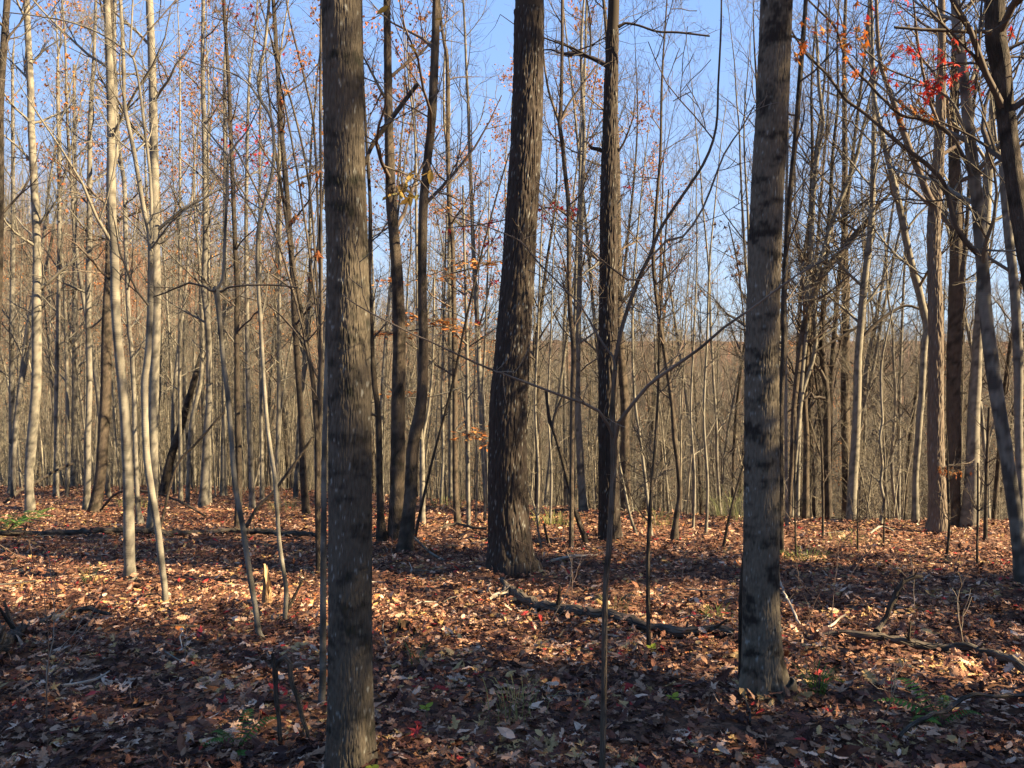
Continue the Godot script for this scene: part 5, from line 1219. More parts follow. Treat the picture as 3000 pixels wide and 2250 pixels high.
	limb(elb, "dark", [6.324, 0.829, -16.600, 0.0374, 6.217, 1.035, -16.600, 0.0350, 6.084, 1.175, -16.600, 0.0280, 6.002, 1.548, -16.600, 0.0233], 3, 0.5)
	var psl := tree("pale_straight_tree", "pale straight trunk lit down one side, alone at the clearing's far edge", "tree", "pale", [6.662, -1.923, -15.989, 0.1089, 6.662, -1.483, -15.989, 0.0906, 6.669, -0.972, -15.989, 0.0860, 6.690, -0.245, -15.989, 0.0813, 6.711, 0.479, -15.989, 0.0766, 6.724, 1.146, -15.989, 0.0719, 6.742, 1.559, -15.989, 0.0696, 6.769, 1.953, -15.989, 0.0672, 6.780, 2.274, -15.989, 0.0672, 6.799, 2.649, -15.989, 0.0671, 6.826, 3.040, -15.989, 0.0625, 6.885, 3.643, -15.989, 0.0580, 6.925, 4.226, -15.989, 0.0534, 6.937, 4.877, -15.989, 0.0489, 6.944, 5.394, -15.989, 0.0443, 6.896, 6.362, -15.989, 0.0354], {"top": 12.0, "limbs": 13, "low": 5.0, "reach": 2.2})
	limb(psl, "dark", [6.923, 1.631, -16.400, 0.0322, 7.210, 1.962, -16.400, 0.0322, 7.572, 2.218, -16.400, 0.0299, 7.845, 2.328, -16.400, 0.0276, 8.169, 2.218, -16.400, 0.0230, 8.403, 2.053, -16.400, 0.0184], 5, 0.6)
	limb(psl, "dark", [6.953, 1.962, -16.400, 0.0276, 6.662, 1.778, -16.400, 0.0276, 6.344, 1.594, -16.400, 0.0230, 6.025, 1.410, -16.400, 0.0184], 4, 0.6)
	tree("zigzag_sapling", "thin zigzag bright sapling between pale straight trunk and yellow lit stem", "sapling", "pale", [6.990, -1.861, -15.467, 0.0351, 7.020, -1.604, -15.467, 0.0307, 7.042, -1.418, -15.467, 0.0307, 6.993, -1.224, -15.467, 0.0285, 6.963, -1.065, -15.467, 0.0285, 6.976, -0.853, -15.467, 0.0263, 6.990, -0.712, -15.467, 0.0262, 6.958, -0.457, -15.467, 0.0240, 6.944, -0.185, -15.467, 0.0240, 6.974, 0.026, -15.467, 0.0218, 6.988, 0.166, -15.467, 0.0218, 6.960, 0.638, -15.467, 0.0218, 6.947, 1.213, -15.467, 0.0217, 6.999, 1.595, -15.467, 0.0174, 7.060, 1.941, -15.467, 0.0152], {"sides": 7, "top": 5.6, "limbs": 9, "low": 1.2, "reach": 0.7})
	tree("yellow_lit_tree", "yellowish lit stem that bends over the thick clearing trunk's crown", "tree", "pale", [7.649, -1.861, -15.467, 0.0659, 7.644, -1.294, -15.467, 0.0570, 7.642, -0.888, -15.467, 0.0547, 7.661, -0.238, -15.467, 0.0568, 7.668, 0.166, -15.467, 0.0611, 7.694, 0.550, -15.467, 0.0523, 7.703, 0.864, -15.467, 0.0522, 7.738, 1.560, -15.467, 0.0651, 7.791, 1.846, -15.467, 0.0737, 7.693, 2.287, -15.467, 0.0693, 7.607, 2.615, -15.467, 0.0692, 7.485, 2.993, -15.467, 0.0648, 7.324, 3.576, -15.467, 0.0604, 7.190, 4.140, -15.467, 0.0560, 7.068, 4.600, -15.467, 0.0516, 6.945, 5.084, -15.467, 0.0494, 6.802, 5.701, -15.467, 0.0428, 6.707, 6.131, -15.467, 0.0385, 6.645, 6.962, -15.467, 0.0299, 6.583, 7.880, -15.467, 0.0255], {"top": 12.5, "limbs": 12, "low": 6.0, "reach": 1.8})
	var thick := tree("thick_trunk_tree", "thickest trunk at the clearing's edge, brown and sunlit along one rim", "tree", "brown", [7.257, -1.686, -13.900, 0.1895, 7.250, -1.399, -13.900, 0.1499, 7.238, -0.953, -13.900, 0.1339, 7.217, -0.446, -13.900, 0.1297, 7.198, -0.004, -13.900, 0.1256, 7.177, 0.500, -13.900, 0.1214, 7.157, 0.939, -13.900, 0.1173, 7.132, 1.595, -13.900, 0.1092, 7.109, 2.186, -13.900, 0.1090, 7.092, 2.837, -13.900, 0.1010, 7.074, 3.538, -13.900, 0.0969, 7.095, 4.220, -13.900, 0.0889, 7.106, 4.678, -13.900, 0.0810, 7.110, 5.134, -13.900, 0.0732, 7.106, 5.574, -13.900, 0.0692, 7.115, 6.118, -13.900, 0.0652, 7.118, 6.577, -13.900, 0.0613, 7.108, 7.244, -13.900, 0.0535, 7.094, 8.360, -13.900, 0.0457], {"top": 15.0, "limbs": 14, "low": 6.0, "reach": 2.8, "relief": 0.012, "grain": 17.0, "sides": 110, "step": 0.05, "skin": 8.0, "moss": 0.4, "flare": 0.4})
	limb(thick, "brown", [6.991, 3.897, -13.800, 0.0615, 6.894, 4.049, -13.800, 0.0614, 6.739, 4.428, -13.800, 0.0575, 6.569, 4.807, -13.800, 0.0555, 6.414, 5.222, -13.800, 0.0497, 6.274, 5.613, -13.800, 0.0458, 6.145, 5.935, -13.800, 0.0381, 6.055, 6.212, -13.800, 0.0343, 5.997, 6.757, -13.800, 0.0304, 5.957, 7.500, -13.800, 0.0265], 8, 0.8)
	tree("brown_column_tree", "dark brown column between the thick clearing trunk and bright leaning trunk", "tree", "brown", [8.089, -1.803, -14.979, 0.1361, 8.084, -1.289, -14.979, 0.1231, 8.071, -0.810, -14.979, 0.1208, 8.070, -0.469, -14.979, 0.1207, 8.050, 0.888, -14.979, 0.1180, 8.030, 2.232, -14.979, 0.1175, 8.023, 3.099, -14.979, 0.1171, 8.006, 4.060, -14.979, 0.1126, 7.968, 4.834, -14.979, 0.0956, 7.924, 5.515, -14.979, 0.0830, 7.907, 6.468, -14.979, 0.0744, 7.907, 7.682, -14.979, 0.0659, 7.890, 8.885, -14.979, 0.0533], {"top": 16.0, "limbs": 14, "low": 7.0, "reach": 2.6, "sides": 14})
	tree("bright_leaning_tree", "smooth trunk with a bright cream sunlit flank past the brown column", "tree", "pale", [8.300, -1.785, -14.823, 0.1599, 8.319, -1.258, -14.823, 0.1344, 8.331, -0.785, -14.823, 0.1216, 8.345, -0.111, -14.823, 0.1088, 8.359, 0.561, -14.823, 0.1023, 8.369, 1.095, -14.823, 0.0917, 8.364, 1.562, -14.823, 0.0853, 8.376, 2.010, -14.823, 0.0789, 8.377, 2.258, -14.823, 0.0768, 8.420, 3.083, -14.823, 0.0787, 8.461, 3.666, -14.823, 0.0806, 8.478, 4.230, -14.823, 0.0763, 8.487, 4.752, -14.823, 0.0741, 8.498, 5.207, -14.823, 0.0616, 8.496, 5.854, -14.823, 0.0492, 8.475, 6.819, -14.823, 0.0409], {"top": 14.0, "limbs": 13, "low": 6.0, "reach": 2.2, "sides": 14})
	var lean := tree("leaning_mottled_tree", "mottled dark trunk leaning across near the picture's edge with a long bare limb", "tree", "grey", [5.408, -1.023, -8.600, 0.0784, 5.382, -0.849, -8.600, 0.0710, 5.352, -0.650, -8.600, 0.0673, 5.322, -0.472, -8.600, 0.0660, 5.284, -0.206, -8.600, 0.0659, 5.248, 0.020, -8.600, 0.0658, 5.200, 0.314, -8.600, 0.0657, 5.152, 0.608, -8.600, 0.0656, 5.105, 0.900, -8.600, 0.0667, 5.057, 1.191, -8.600, 0.0678, 4.998, 1.578, -8.600, 0.0652, 4.950, 1.886, -8.600, 0.0627, 4.918, 2.164, -8.600, 0.0614, 4.892, 2.375, -8.600, 0.0601, 4.845, 2.699, -8.600, 0.0600, 4.807, 3.012, -8.600, 0.0587, 4.755, 3.315, -8.600, 0.0574, 4.708, 3.641, -8.600, 0.0549, 4.677, 3.880, -8.600, 0.0512, 4.651, 4.162, -8.600, 0.0487, 4.607, 4.535, -8.600, 0.0474, 4.564, 4.888, -8.600, 0.0473, 4.534, 5.277, -8.600, 0.0425, 4.501, 5.829, -8.600, 0.0353], {"top": 10.0, "limbs": 10, "low": 4.5, "reach": 1.9, "sides": 16, "moss": 0.0, "flare": 0.3})
	limb(lean, "dark", [4.775, 2.507, -8.500, 0.0308, 4.643, 2.639, -8.500, 0.0285, 4.529, 2.827, -8.500, 0.0272, 4.465, 3.062, -8.500, 0.0260, 4.389, 3.249, -8.500, 0.0248, 4.258, 3.389, -8.500, 0.0236, 4.124, 3.491, -8.500, 0.0224, 4.004, 3.575, -8.500, 0.0212, 3.835, 3.715, -8.500, 0.0200, 3.662, 3.863, -8.500, 0.0188, 3.524, 3.970, -8.500, 0.0176, 3.404, 4.048, -8.500, 0.0165, 3.298, 4.178, -8.500, 0.0153, 3.192, 4.316, -8.500, 0.0141, 3.082, 4.418, -8.500, 0.0129, 2.977, 4.519, -8.500, 0.0117, 2.828, 4.744, -8.500, 0.0094], 12, 0.6)
	limb(lean, "dark", [4.640, 3.275, -8.400, 0.0187, 4.443, 3.644, -8.400, 0.0186, 4.206, 3.818, -8.400, 0.0174, 3.907, 3.878, -8.400, 0.0163, 3.760, 4.011, -8.400, 0.0151, 3.679, 4.079, -8.400, 0.0139, 3.569, 4.202, -8.400, 0.0139, 3.451, 4.307, -8.400, 0.0128, 3.337, 4.448, -8.400, 0.0127, 3.283, 4.603, -8.400, 0.0116, 3.229, 4.748, -8.400, 0.0116, 3.092, 4.884, -8.400, 0.0104, 2.956, 5.011, -8.400, 0.0092], 9, 0.5)
	limb(lean, "grey", [4.601, 4.581, -8.600, 0.0190, 4.757, 4.767, -8.600, 0.0166, 4.942, 4.930, -8.600, 0.0142, 5.127, 5.055, -8.600, 0.0118, 5.312, 5.184, -8.600, 0.0095], 4, 0.5)
	limb(lean, "grey", [4.551, 3.483, -8.300, 0.0161, 4.381, 3.959, -8.300, 0.0138, 4.054, 4.171, -8.300, 0.0115, 3.730, 4.298, -8.300, 0.0092, 3.497, 4.477, -8.300, 0.0080], 6, 0.4)
	hang_leaves(lean, amber, Vector3(2.80, 4.53, -8.20), Vector3(0.2, 0.1, 0.25), 6, 0.1, 600, 1.0)
	hang_leaves(lean, amber, Vector3(2.94, 4.66, -8.20), Vector3(0.2, 0.1, 0.25), 8, 0.1, 601, 1.0)
	hang_leaves(lean, amber, Vector3(3.11, 4.77, -8.20), Vector3(0.2, 0.1, 0.25), 5, 0.1, 602, 1.0)
	hang_leaves(lean, amber, Vector3(3.36, 4.63, -8.20), Vector3(0.2, 0.1, 0.25), 9, 0.1, 603, 1.0)
	hang_leaves(lean, amber, Vector3(3.44, 4.55, -8.20), Vector3(0.18, 0.1, 0.25), 9, 0.1, 604, 1.0)
	hang_leaves(lean, amber, Vector3(3.13, 4.66, -8.20), Vector3(0.2, 0.1, 0.25), 6, 0.1, 605, 1.0)
	hang_leaves(lean, amber, Vector3(3.22, 4.46, -8.20), Vector3(0.2, 0.1, 0.25), 5, 0.1, 606, 1.0)
	hang_leaves(lean, amber, Vector3(3.23, 4.27, -8.20), Vector3(0.2, 0.1, 0.25), 7, 0.1, 607, 1.0)
	hang_leaves(lean, amber, Vector3(3.80, 4.32, -8.20), Vector3(0.2, 0.1, 0.25), 5, 0.1, 608, 1.0)
	hang_leaves(lean, amber, Vector3(3.92, 3.98, -8.20), Vector3(0.12, 0.1, 0.25), 8, 0.1, 609, 1.0)
	hang_leaves(lean, amber, Vector3(3.94, 3.86, -8.20), Vector3(0.2, 0.1, 0.25), 6, 0.1, 610, 1.0)
	hang_leaves(lean, amber, Vector3(4.06, 3.86, -8.20), Vector3(0.2, 0.1, 0.25), 5, 0.1, 611, 1.0)
	hang_leaves(lean, amber, Vector3(3.69, 3.89, -8.20), Vector3(0.2, 0.1, 0.25), 5, 0.1, 612, 1.0)
	hang_leaves(lean, amber, Vector3(2.87, 4.49, -8.20), Vector3(0.1, 0.1, 0.25), 4, 0.1, 613, 1.0)
	hang_leaves(lean, amber, Vector3(2.78, 4.33, -8.20), Vector3(0.1, 0.1, 0.25), 4, 0.1, 614, 1.0)
	hang_leaves(lean, scarlet, Vector3(3.79, 4.43, -8.20), Vector3(0.14, 0.1, 0.25), 7, 0.1, 615, 1.0)
	hang_leaves(lean, scarlet, Vector3(3.93, 4.49, -8.20), Vector3(0.16, 0.1, 0.25), 8, 0.1, 616, 1.0)
	hang_leaves(lean, scarlet, Vector3(4.21, 4.18, -8.20), Vector3(0.18, 0.1, 0.25), 16, 0.1, 617, 1.0)
	hang_leaves(lean, scarlet, Vector3(4.19, 4.12, -8.20), Vector3(0.15, 0.1, 0.25), 10, 0.1, 618, 1.0)
	hang_leaves(lean, scarlet, Vector3(4.27, 4.27, -8.20), Vector3(0.14, 0.1, 0.25), 7, 0.1, 619, 1.0)
	hang_leaves(lean, scarlet, Vector3(4.07, 4.09, -8.20), Vector3(0.14, 0.1, 0.25), 6, 0.1, 620, 1.0)
	hang_leaves(lean, scarlet, Vector3(4.22, 4.51, -8.20), Vector3(0.15, 0.1, 0.25), 5, 0.1, 621, 1.0)
	hang_leaves(lean, scarlet, Vector3(4.48, 4.52, -8.20), Vector3(0.15, 0.1, 0.25), 6, 0.1, 622, 1.0)
	hang_leaves(lean, scarlet, Vector3(4.59, 4.15, -8.20), Vector3(0.12, 0.1, 0.25), 5, 0.1, 623, 1.0)
	hang_leaves(lean, scarlet, Vector3(3.96, 4.58, -8.20), Vector3(0.08, 0.1, 0.25), 3, 0.1, 624, 1.0)
	hang_leaves(lean, scarlet, Vector3(3.78, 4.86, -8.20), Vector3(0.1, 0.1, 0.25), 4, 0.1, 625, 1.0)
	hang_leaves(lean, scarlet, Vector3(3.54, 4.87, -8.20), Vector3(0.1, 0.1, 0.25), 3, 0.1, 626, 1.0)
	hang_leaves(lean, scarlet, Vector3(3.78, 4.20, -8.20), Vector3(0.1, 0.1, 0.25), 4, 0.1, 627, 1.0)
	hang_leaves(lean, scarlet, Vector3(4.89, 4.69, -8.20), Vector3(0.12, 0.1, 0.25), 4, 0.1, 628, 1.0)
	hang_leaves(lean, scarlet, Vector3(4.54, 4.35, -8.20), Vector3(0.15, 0.1, 0.25), 4, 0.1, 629, 1.0)
	hang_leaves(lean, scarlet, Vector3(4.13, 4.40, -8.20), Vector3(0.12, 0.1, 0.25), 4, 0.1, 630, 1.0)
	var edge := tree("edge_tree", "big dark bent trunk at the upper corner with a snapped side stub", "tree", "dark", [4.738, -0.888, -7.200, 0.0905, 4.710, -0.284, -7.200, 0.0819, 4.667, 0.540, -7.200, 0.0794, 4.604, 1.355, -7.200, 0.0769, 4.552, 1.839, -7.200, 0.0747, 4.492, 2.200, -7.200, 0.0724, 4.444, 2.428, -7.200, 0.0723, 4.385, 2.798, -7.200, 0.0721, 4.334, 3.131, -7.200, 0.0720, 4.304, 3.352, -7.200, 0.0719, 4.269, 3.572, -7.200, 0.0717, 4.244, 3.745, -7.200, 0.0736, 4.223, 3.917, -7.200, 0.0775, 4.186, 4.077, -7.200, 0.0834, 4.159, 4.193, -7.200, 0.0833, 4.142, 4.349, -7.200, 0.0773, 4.133, 4.523, -7.200, 0.0752, 4.109, 5.063, -7.200, 0.0670], {"top": 12.0, "limbs": 11, "low": 4.6, "reach": 2.2, "sides": 18, "moss": 0.0})
	limb(edge, "dark", [4.045, 4.215, -7.100, 0.0274, 3.986, 4.223, -7.100, 0.0176, 3.888, 4.219, -7.100, 0.0156, 3.692, 4.230, -7.100, 0.0147, 3.457, 4.238, -7.100, 0.0137, 3.340, 4.249, -7.100, 0.0127, 3.230, 4.257, -7.100, 0.0117], 0, 0.4)
	tree("slim_edge_tree", "slim mottled trunk close behind the leaning mottled trunk", "tree", "grey", [7.133, -1.383, -11.400, 0.0486, 7.107, -0.755, -11.400, 0.0469, 7.062, 0.284, -11.400, 0.0515, 7.042, 0.698, -11.400, 0.0546, 7.025, 1.058, -11.400, 0.0577, 6.976, 1.596, -11.400, 0.0608, 6.929, 2.081, -11.400, 0.0607, 6.883, 2.551, -11.400, 0.0574, 6.840, 2.911, -11.400, 0.0573, 6.777, 3.497, -11.400, 0.0539, 6.722, 4.062, -11.400, 0.0475, 6.651, 4.747, -11.400, 0.0379], {"top": 11.0, "limbs": 9, "low": 5.0, "reach": 1.8})
	limb(thick, "brown", [7.103, -0.480, -13.500, 0.0191, 7.209, -0.426, -13.500, 0.0153, 7.399, -0.410, -13.500, 0.0115, 7.590, -0.387, -13.500, 0.0076], 4, 0.3)
	hang_leaves(thick, russet, Vector3(7.17, -0.50, -13.45), Vector3(0.12, 0.07, 0.12), 12, 0.09, 700, 1.4)
	hang_leaves(thick, russet, Vector3(7.28, -0.52, -13.45), Vector3(0.12, 0.07, 0.12), 12, 0.09, 701, 1.4)
	hang_leaves(thick, russet, Vector3(7.08, -0.47, -13.45), Vector3(0.12, 0.07, 0.12), 8, 0.09, 702, 1.4)
	var dl := tree("withered_sapling", "slim dark sapling hung with withered black leaf clusters beside blotched trunk", "sapling", "dark", [3.028, -1.421, -11.700, 0.0200, 3.070, -1.125, -11.700, 0.0183, 3.139, -0.763, -11.700, 0.0166, 3.233, -0.389, -11.700, 0.0149, 3.315, -0.069, -11.700, 0.0132, 3.365, 0.542, -11.700, 0.0132, 3.326, 1.465, -11.700, 0.0131, 3.264, 2.120, -11.700, 0.0115, 3.163, 2.771, -11.700, 0.0098, 3.038, 3.289, -11.700, 0.0082], {"sides": 7, "limbs": 8, "low": 1.5, "reach": 0.7})
	hang_leaves(dl, withered, Vector3(3.16, 2.87, -11.70), Vector3(0.1, 0.1, 0.1), 9, 0.1, 720, 1.6)
	hang_leaves(dl, withered, Vector3(3.18, 2.67, -11.70), Vector3(0.1, 0.1, 0.1), 10, 0.1, 721, 1.6)
	hang_leaves(dl, withered, Vector3(3.22, 2.58, -11.70), Vector3(0.1, 0.1, 0.1), 7, 0.1, 722, 1.6)
	hang_leaves(dl, withered, Vector3(2.91, 3.09, -11.70), Vector3(0.1, 0.1, 0.1), 5, 0.1, 723, 1.6)
	hang_leaves(dl, withered, Vector3(2.93, 3.22, -11.70), Vector3(0.1, 0.1, 0.1), 4, 0.1, 724, 1.6)
	hang_leaves(dl, withered, Vector3(3.13, 3.00, -11.70), Vector3(0.1, 0.1, 0.1), 4, 0.1, 725, 1.6)
	tree("thin_sapling", "thin dark sapling standing before the thick clearing trunk", "sapling", "dark", [5.588, -1.281, -10.500, 0.0209, 5.611, -1.027, -10.500, 0.0179, 5.614, -0.689, -10.500, 0.0149, 5.595, -0.185, -10.500, 0.0119, 5.573, 0.412, -10.500, 0.0089], {"sides": 7, "kids": [3, 2], "limbs": 6, "low": 0.9, "reach": 0.5, "flare": 0.2})
	tree("thin_sapling", "thin sapling standing before the bright leaning trunk", "sapling", "dark", [5.722, -1.213, -10.000, 0.0142, 5.702, -0.902, -10.000, 0.0142, 5.701, -0.466, -10.000, 0.0128, 5.701, 0.128, -10.000, 0.0113], {"sides": 7, "kids": [3, 2], "limbs": 6, "low": 0.9, "reach": 0.5, "flare": 0.2})
	tree("thin_sapling", "small forked sapling on the clearing before the elbowed trunk", "sapling", "dark", [4.957, -1.548, -13.000, 0.0222, 4.962, -1.056, -13.000, 0.0203, 4.954, -0.640, -13.000, 0.0166, 4.904, 0.100, -13.000, 0.0147], {"sides": 7, "kids": [3, 2], "limbs": 6, "low": 0.9, "reach": 0.5, "flare": 0.2})
	tree("thin_sapling", "wispy sapling on the clearing in front of the pale straight trunk", "sapling", "dark", [4.886, -1.396, -11.500, 0.0131, 4.877, -0.947, -11.500, 0.0114, 4.880, -0.486, -11.500, 0.0098], {"sides": 7, "kids": [3, 2], "limbs": 6, "low": 0.9, "reach": 0.5, "flare": 0.2})
	tree("thin_sapling", "wispy sapling on the clearing before the zigzag sapling", "sapling", "dark", [5.479, -1.444, -12.000, 0.0136, 5.469, -0.989, -12.000, 0.0119, 5.478, -0.508, -12.000, 0.0102], {"sides": 7, "kids": [3, 2], "limbs": 6, "low": 0.9, "reach": 0.5, "flare": 0.2})
	tree("thin_sapling", "wiry sapling just beside the narrow dark tree", "sapling", "dark", [3.837, -1.342, -11.000, 0.0141, 3.818, -0.647, -11.000, 0.0125, 3.804, -0.170, -11.000, 0.0109, 3.784, 0.605, -11.000, 0.0093], {"sides": 7, "kids": [3, 2], "limbs": 6, "low": 0.9, "reach": 0.5, "flare": 0.2})
	tree("thin_sapling", "brown sapling stub beside the bright leaning trunk", "sapling", "dark", [7.320, -1.516, -12.600, 0.0322, 7.318, -0.974, -12.600, 0.0286, 7.326, -0.255, -12.600, 0.0249, 7.322, 0.603, -12.600, 0.0213], {"sides": 7, "kids": [3, 2], "limbs": 6, "low": 0.9, "reach": 0.5, "flare": 0.2})
	tree("shoot", "pale forked shoot standing on the leaf floor between oak and red leaved maple", "sapling", "pale", [0.429, -1.420, -11.800, 0.0168, 0.382, -1.149, -11.800, 0.0151, 0.355, -0.912, -11.800, 0.0134, 0.294, -0.676, -11.800, 0.0117, 0.227, -0.473, -11.800, 0.0100], {"sides": 6, "limbs": 3, "low": 0.3, "reach": 0.4})
	tree("broken_stake", "short broken stake leaning beside the great oak's sunny floor", "branch", "brown", [0.553, -1.430, -12.000, 0.0205, 0.504, -1.230, -12.000, 0.0187, 0.470, -1.058, -12.000, 0.0170], {"sides": 7})
	hang_leaves(slimred, crimson, Vector3(-4.68, 5.33, -14.50), Vector3(0.22, 0.13, 0.25), 10, 0.1, 500, 1.0)
	hang_leaves(slimred, crimson, Vector3(-4.55, 5.21, -14.50), Vector3(0.22, 0.13, 0.25), 8, 0.1, 501, 1.0)
	hang_leaves(slimred, crimson, Vector3(-4.87, 5.37, -14.50), Vector3(0.22, 0.13, 0.25), 6, 0.1, 502, 1.0)
	hang_leaves(slimred, crimson, Vector3(-4.47, 4.87, -14.50), Vector3(0.22, 0.13, 0.25), 10, 0.1, 503, 1.0)
	hang_leaves(slimred, crimson, Vector3(-4.64, 4.77, -14.50), Vector3(0.22, 0.13, 0.25), 6, 0.1, 504, 1.0)
	hang_leaves(slimred, crimson, Vector3(-4.36, 4.77, -14.50), Vector3(0.22, 0.13, 0.25), 5, 0.1, 505, 1.0)
	hang_leaves(slimred, crimson, Vector3(-4.61, 7.14, -14.50), Vector3(0.22, 0.13, 0.25), 5, 0.1, 506, 1.0)
	hang_leaves(slimred, crimson, Vector3(-4.47, 7.37, -14.50), Vector3(0.22, 0.13, 0.25), 4, 0.1, 507, 1.0)
	hang_leaves(slimred, crimson, Vector3(-4.79, 5.13, -14.50), Vector3(0.22, 0.13, 0.25), 5, 0.1, 508, 1.0)
	hang_leaves(slimred, crimson, Vector3(-4.71, 7.33, -14.50), Vector3(0.22, 0.13, 0.25), 4, 0.1, 509, 1.0)
	hang_leaves(slimred, crimson, Vector3(-4.21, 6.71, -14.50), Vector3(0.22, 0.13, 0.25), 5, 0.1, 510, 1.0)
	hang_leaves(slimred, crimson, Vector3(-4.40, 4.57, -14.50), Vector3(0.22, 0.13, 0.25), 4, 0.1, 511, 1.0)


func build_floor_things() -> void:
	fallen("fallen_log", "long straight fallen log lying across the shaded floor, mossy trunk to picture edge", "log", "dark", [-8.651, 0.020, -13.055, 0.0371, -8.206, 0.020, -13.055, 0.0408, -7.383, 0.020, -13.176, 0.0449, -6.189, 0.030, -13.299, 0.0491, -5.335, 0.030, -13.299, 0.0491, -4.428, 0.030, -13.299, 0.0491, -3.754, 0.020, -13.055, 0.0445, -3.031, 0.020, -12.820, 0.0364], "", 0.0)
	fallen("fallen_branch", "thick dark fallen branch with a raised forked end, ending at the blotched trunk", "branch", "dark", [-0.104, 0.160, -8.322, 0.0190, -0.066, 0.100, -8.225, 0.0328, -0.009, 0.030, -7.906, 0.0451, 0.205, 0.000, -7.470, 0.0512, 0.535, 0.000, -7.151, 0.0511, 0.841, 0.000, -6.841, 0.0469, 1.125, 0.000, -6.603, 0.0453, 1.371, 0.000, -6.498, 0.0427, 1.606, 0.000, -6.454, 0.0369, 1.752, 0.000, -6.396, 0.0293], "", 0.0)
	fallen("branch_stub", "pale broken stub beside the raised end of the fallen branch", "branch", "bleached", [-0.212, 0.000, -7.734, 0.0154, -0.133, 0.020, -7.776, 0.0200, -0.036, 0.040, -7.819, 0.0178], "", 0.0)
	fallen("fallen_log", "dark mossy log lying on the shaded floor past the blotched trunk", "log", "dark", [2.284, 0.000, -6.296, 0.0162, 2.592, 0.010, -6.214, 0.0267, 2.810, 0.015, -6.120, 0.0315, 3.140, 0.015, -6.081, 0.0348, 3.337, 0.015, -5.917, 0.0356, 3.417, 0.010, -5.669, 0.0374, 3.406, 0.010, -5.370, 0.0354, 3.366, 0.000, -5.037, 0.0289], "", 0.0)
	fallen("raised_branch", "crooked dead branch standing up out of the mossy log", "branch", "dark", [2.797, 0.020, -6.187, 0.0248, 2.889, 0.100, -6.296, 0.0216, 2.913, 0.210, -6.269, 0.0215, 2.956, 0.320, -6.269, 0.0197, 2.995, 0.420, -6.269, 0.0179, 3.031, 0.475, -6.269, 0.0179, 3.099, 0.500, -6.283, 0.0162, 3.167, 0.485, -6.296, 0.0126], "", 0.0)
	fallen("stick", "long bent stick reaching in from the lower corner over green fern", "branch", "dark", [1.951, 0.050, -4.054, 0.0105, 2.161, 0.100, -4.198, 0.0109, 2.311, 0.120, -4.299, 0.0111, 2.520, 0.140, -4.447, 0.0115, 2.776, 0.140, -4.590, 0.0119, 3.007, 0.130, -4.696, 0.0108, 3.254, 0.100, -4.783, 0.0096], "", 0.0)
	fallen("pale_plank", "flat pale weathered piece of wood in the sunlit leaves", "wood", "grey", [-4.168, 0.000, -6.841, 0.0235, -4.011, 0.000, -6.908, 0.0257, -3.839, 0.000, -6.975, 0.0239], "", 0.0)
	fallen("stick", "knobbed dark stick at the end of the pale weathered wood", "stick", "dark", [-3.914, 0.030, -7.115, 0.0122, -3.813, 0.030, -7.169, 0.0205, -3.699, 0.040, -7.115, 0.0244, -3.477, 0.020, -7.027, 0.0141], "", 0.0)
	fallen("log_end", "grey forked log end poking in at the picture's side edge", "log", "dark", [-3.758, 0.000, -5.625, 0.0548, -3.731, 0.000, -5.785, 0.0514, -3.738, 0.000, -5.929, 0.0509, -3.782, 0.020, -6.107, 0.0472, -3.857, 0.030, -6.324, 0.0398, -3.932, 0.050, -6.498, 0.0260], "", 0.0)
	fallen("log_fork", "short fork rising from the grey log end", "branch", "brown", [-3.754, 0.050, -6.004, 0.0206, -3.829, 0.120, -6.081, 0.0174, -3.913, 0.200, -6.160, 0.0141, -3.973, 0.260, -6.187, 0.0106], "", 0.0)
	fallen("fallen_pole", "dark pole lying tilted on the rise beside the pale wavy trunk", "branch", "dark", [-11.490, 0.100, -18.481, 0.0262, -11.418, 0.350, -18.973, 0.0323, -11.266, 0.550, -19.361, 0.0329, -11.206, 0.750, -20.042, 0.0341, -11.062, 0.950, -20.623, 0.0292], "", 0.0)
	fallen("fallen_branch", "arched dead branch on the sunny rise behind the lichen spotted trunk", "branch", "dark", [-8.852, 0.050, -17.568, 0.0249, -8.229, 0.400, -16.940, 0.0240, -7.772, 0.500, -16.741, 0.0238, -7.156, 0.500, -16.547, 0.0235, -6.554, 0.250, -16.356, 0.0232, -6.095, 0.050, -16.170, 0.0184], "", 0.0)
	fallen("fallen_branch", "thin crooked branch lying below the twin pair toward the oak", "branch", "grey", [-1.555, 0.100, -12.374, 0.0176, -1.323, 0.060, -11.569, 0.0165, -1.096, 0.030, -10.946, 0.0156, -0.889, 0.020, -10.699, 0.0122], "", 0.0)
	fallen("fallen_branch", "low pale branch lying on the floor beyond the red leaved maple", "branch", "bleached", [0.490, 0.020, -10.237, 0.0146, 0.709, 0.020, -10.463, 0.0179, 0.936, 0.020, -10.541, 0.0180, 1.120, 0.030, -10.699, 0.0122], "", 0.0)
	fallen("fallen_branch", "low dark branch lying across behind the great oak toward the twin pair", "branch", "dark", [-1.249, 0.030, -14.089, 0.0200, -0.988, 0.050, -14.374, 0.0245, -0.675, 0.030, -13.816, 0.0235, -0.420, 0.020, -13.683, 0.0194], "", 0.0)
	fallen("fallen_branch", "slanting thin stick reaching from the leaves to the blotched trunk's foot", "branch", "bleached", [2.394, 0.020, -6.744, 0.0096, 2.459, 0.080, -7.187, 0.0103, 2.578, 0.140, -7.734, 0.0110, 2.693, 0.200, -8.225, 0.0094], "", 0.0)
	fallen("fallen_branch", "curved pale branch lying on the leaves before the mossy log", "branch", "bleached", [2.366, 0.020, -6.324, 0.0072, 2.542, 0.060, -6.498, 0.0093, 2.689, 0.100, -6.681, 0.0095, 2.842, 0.120, -6.908, 0.0079], "", 0.0)
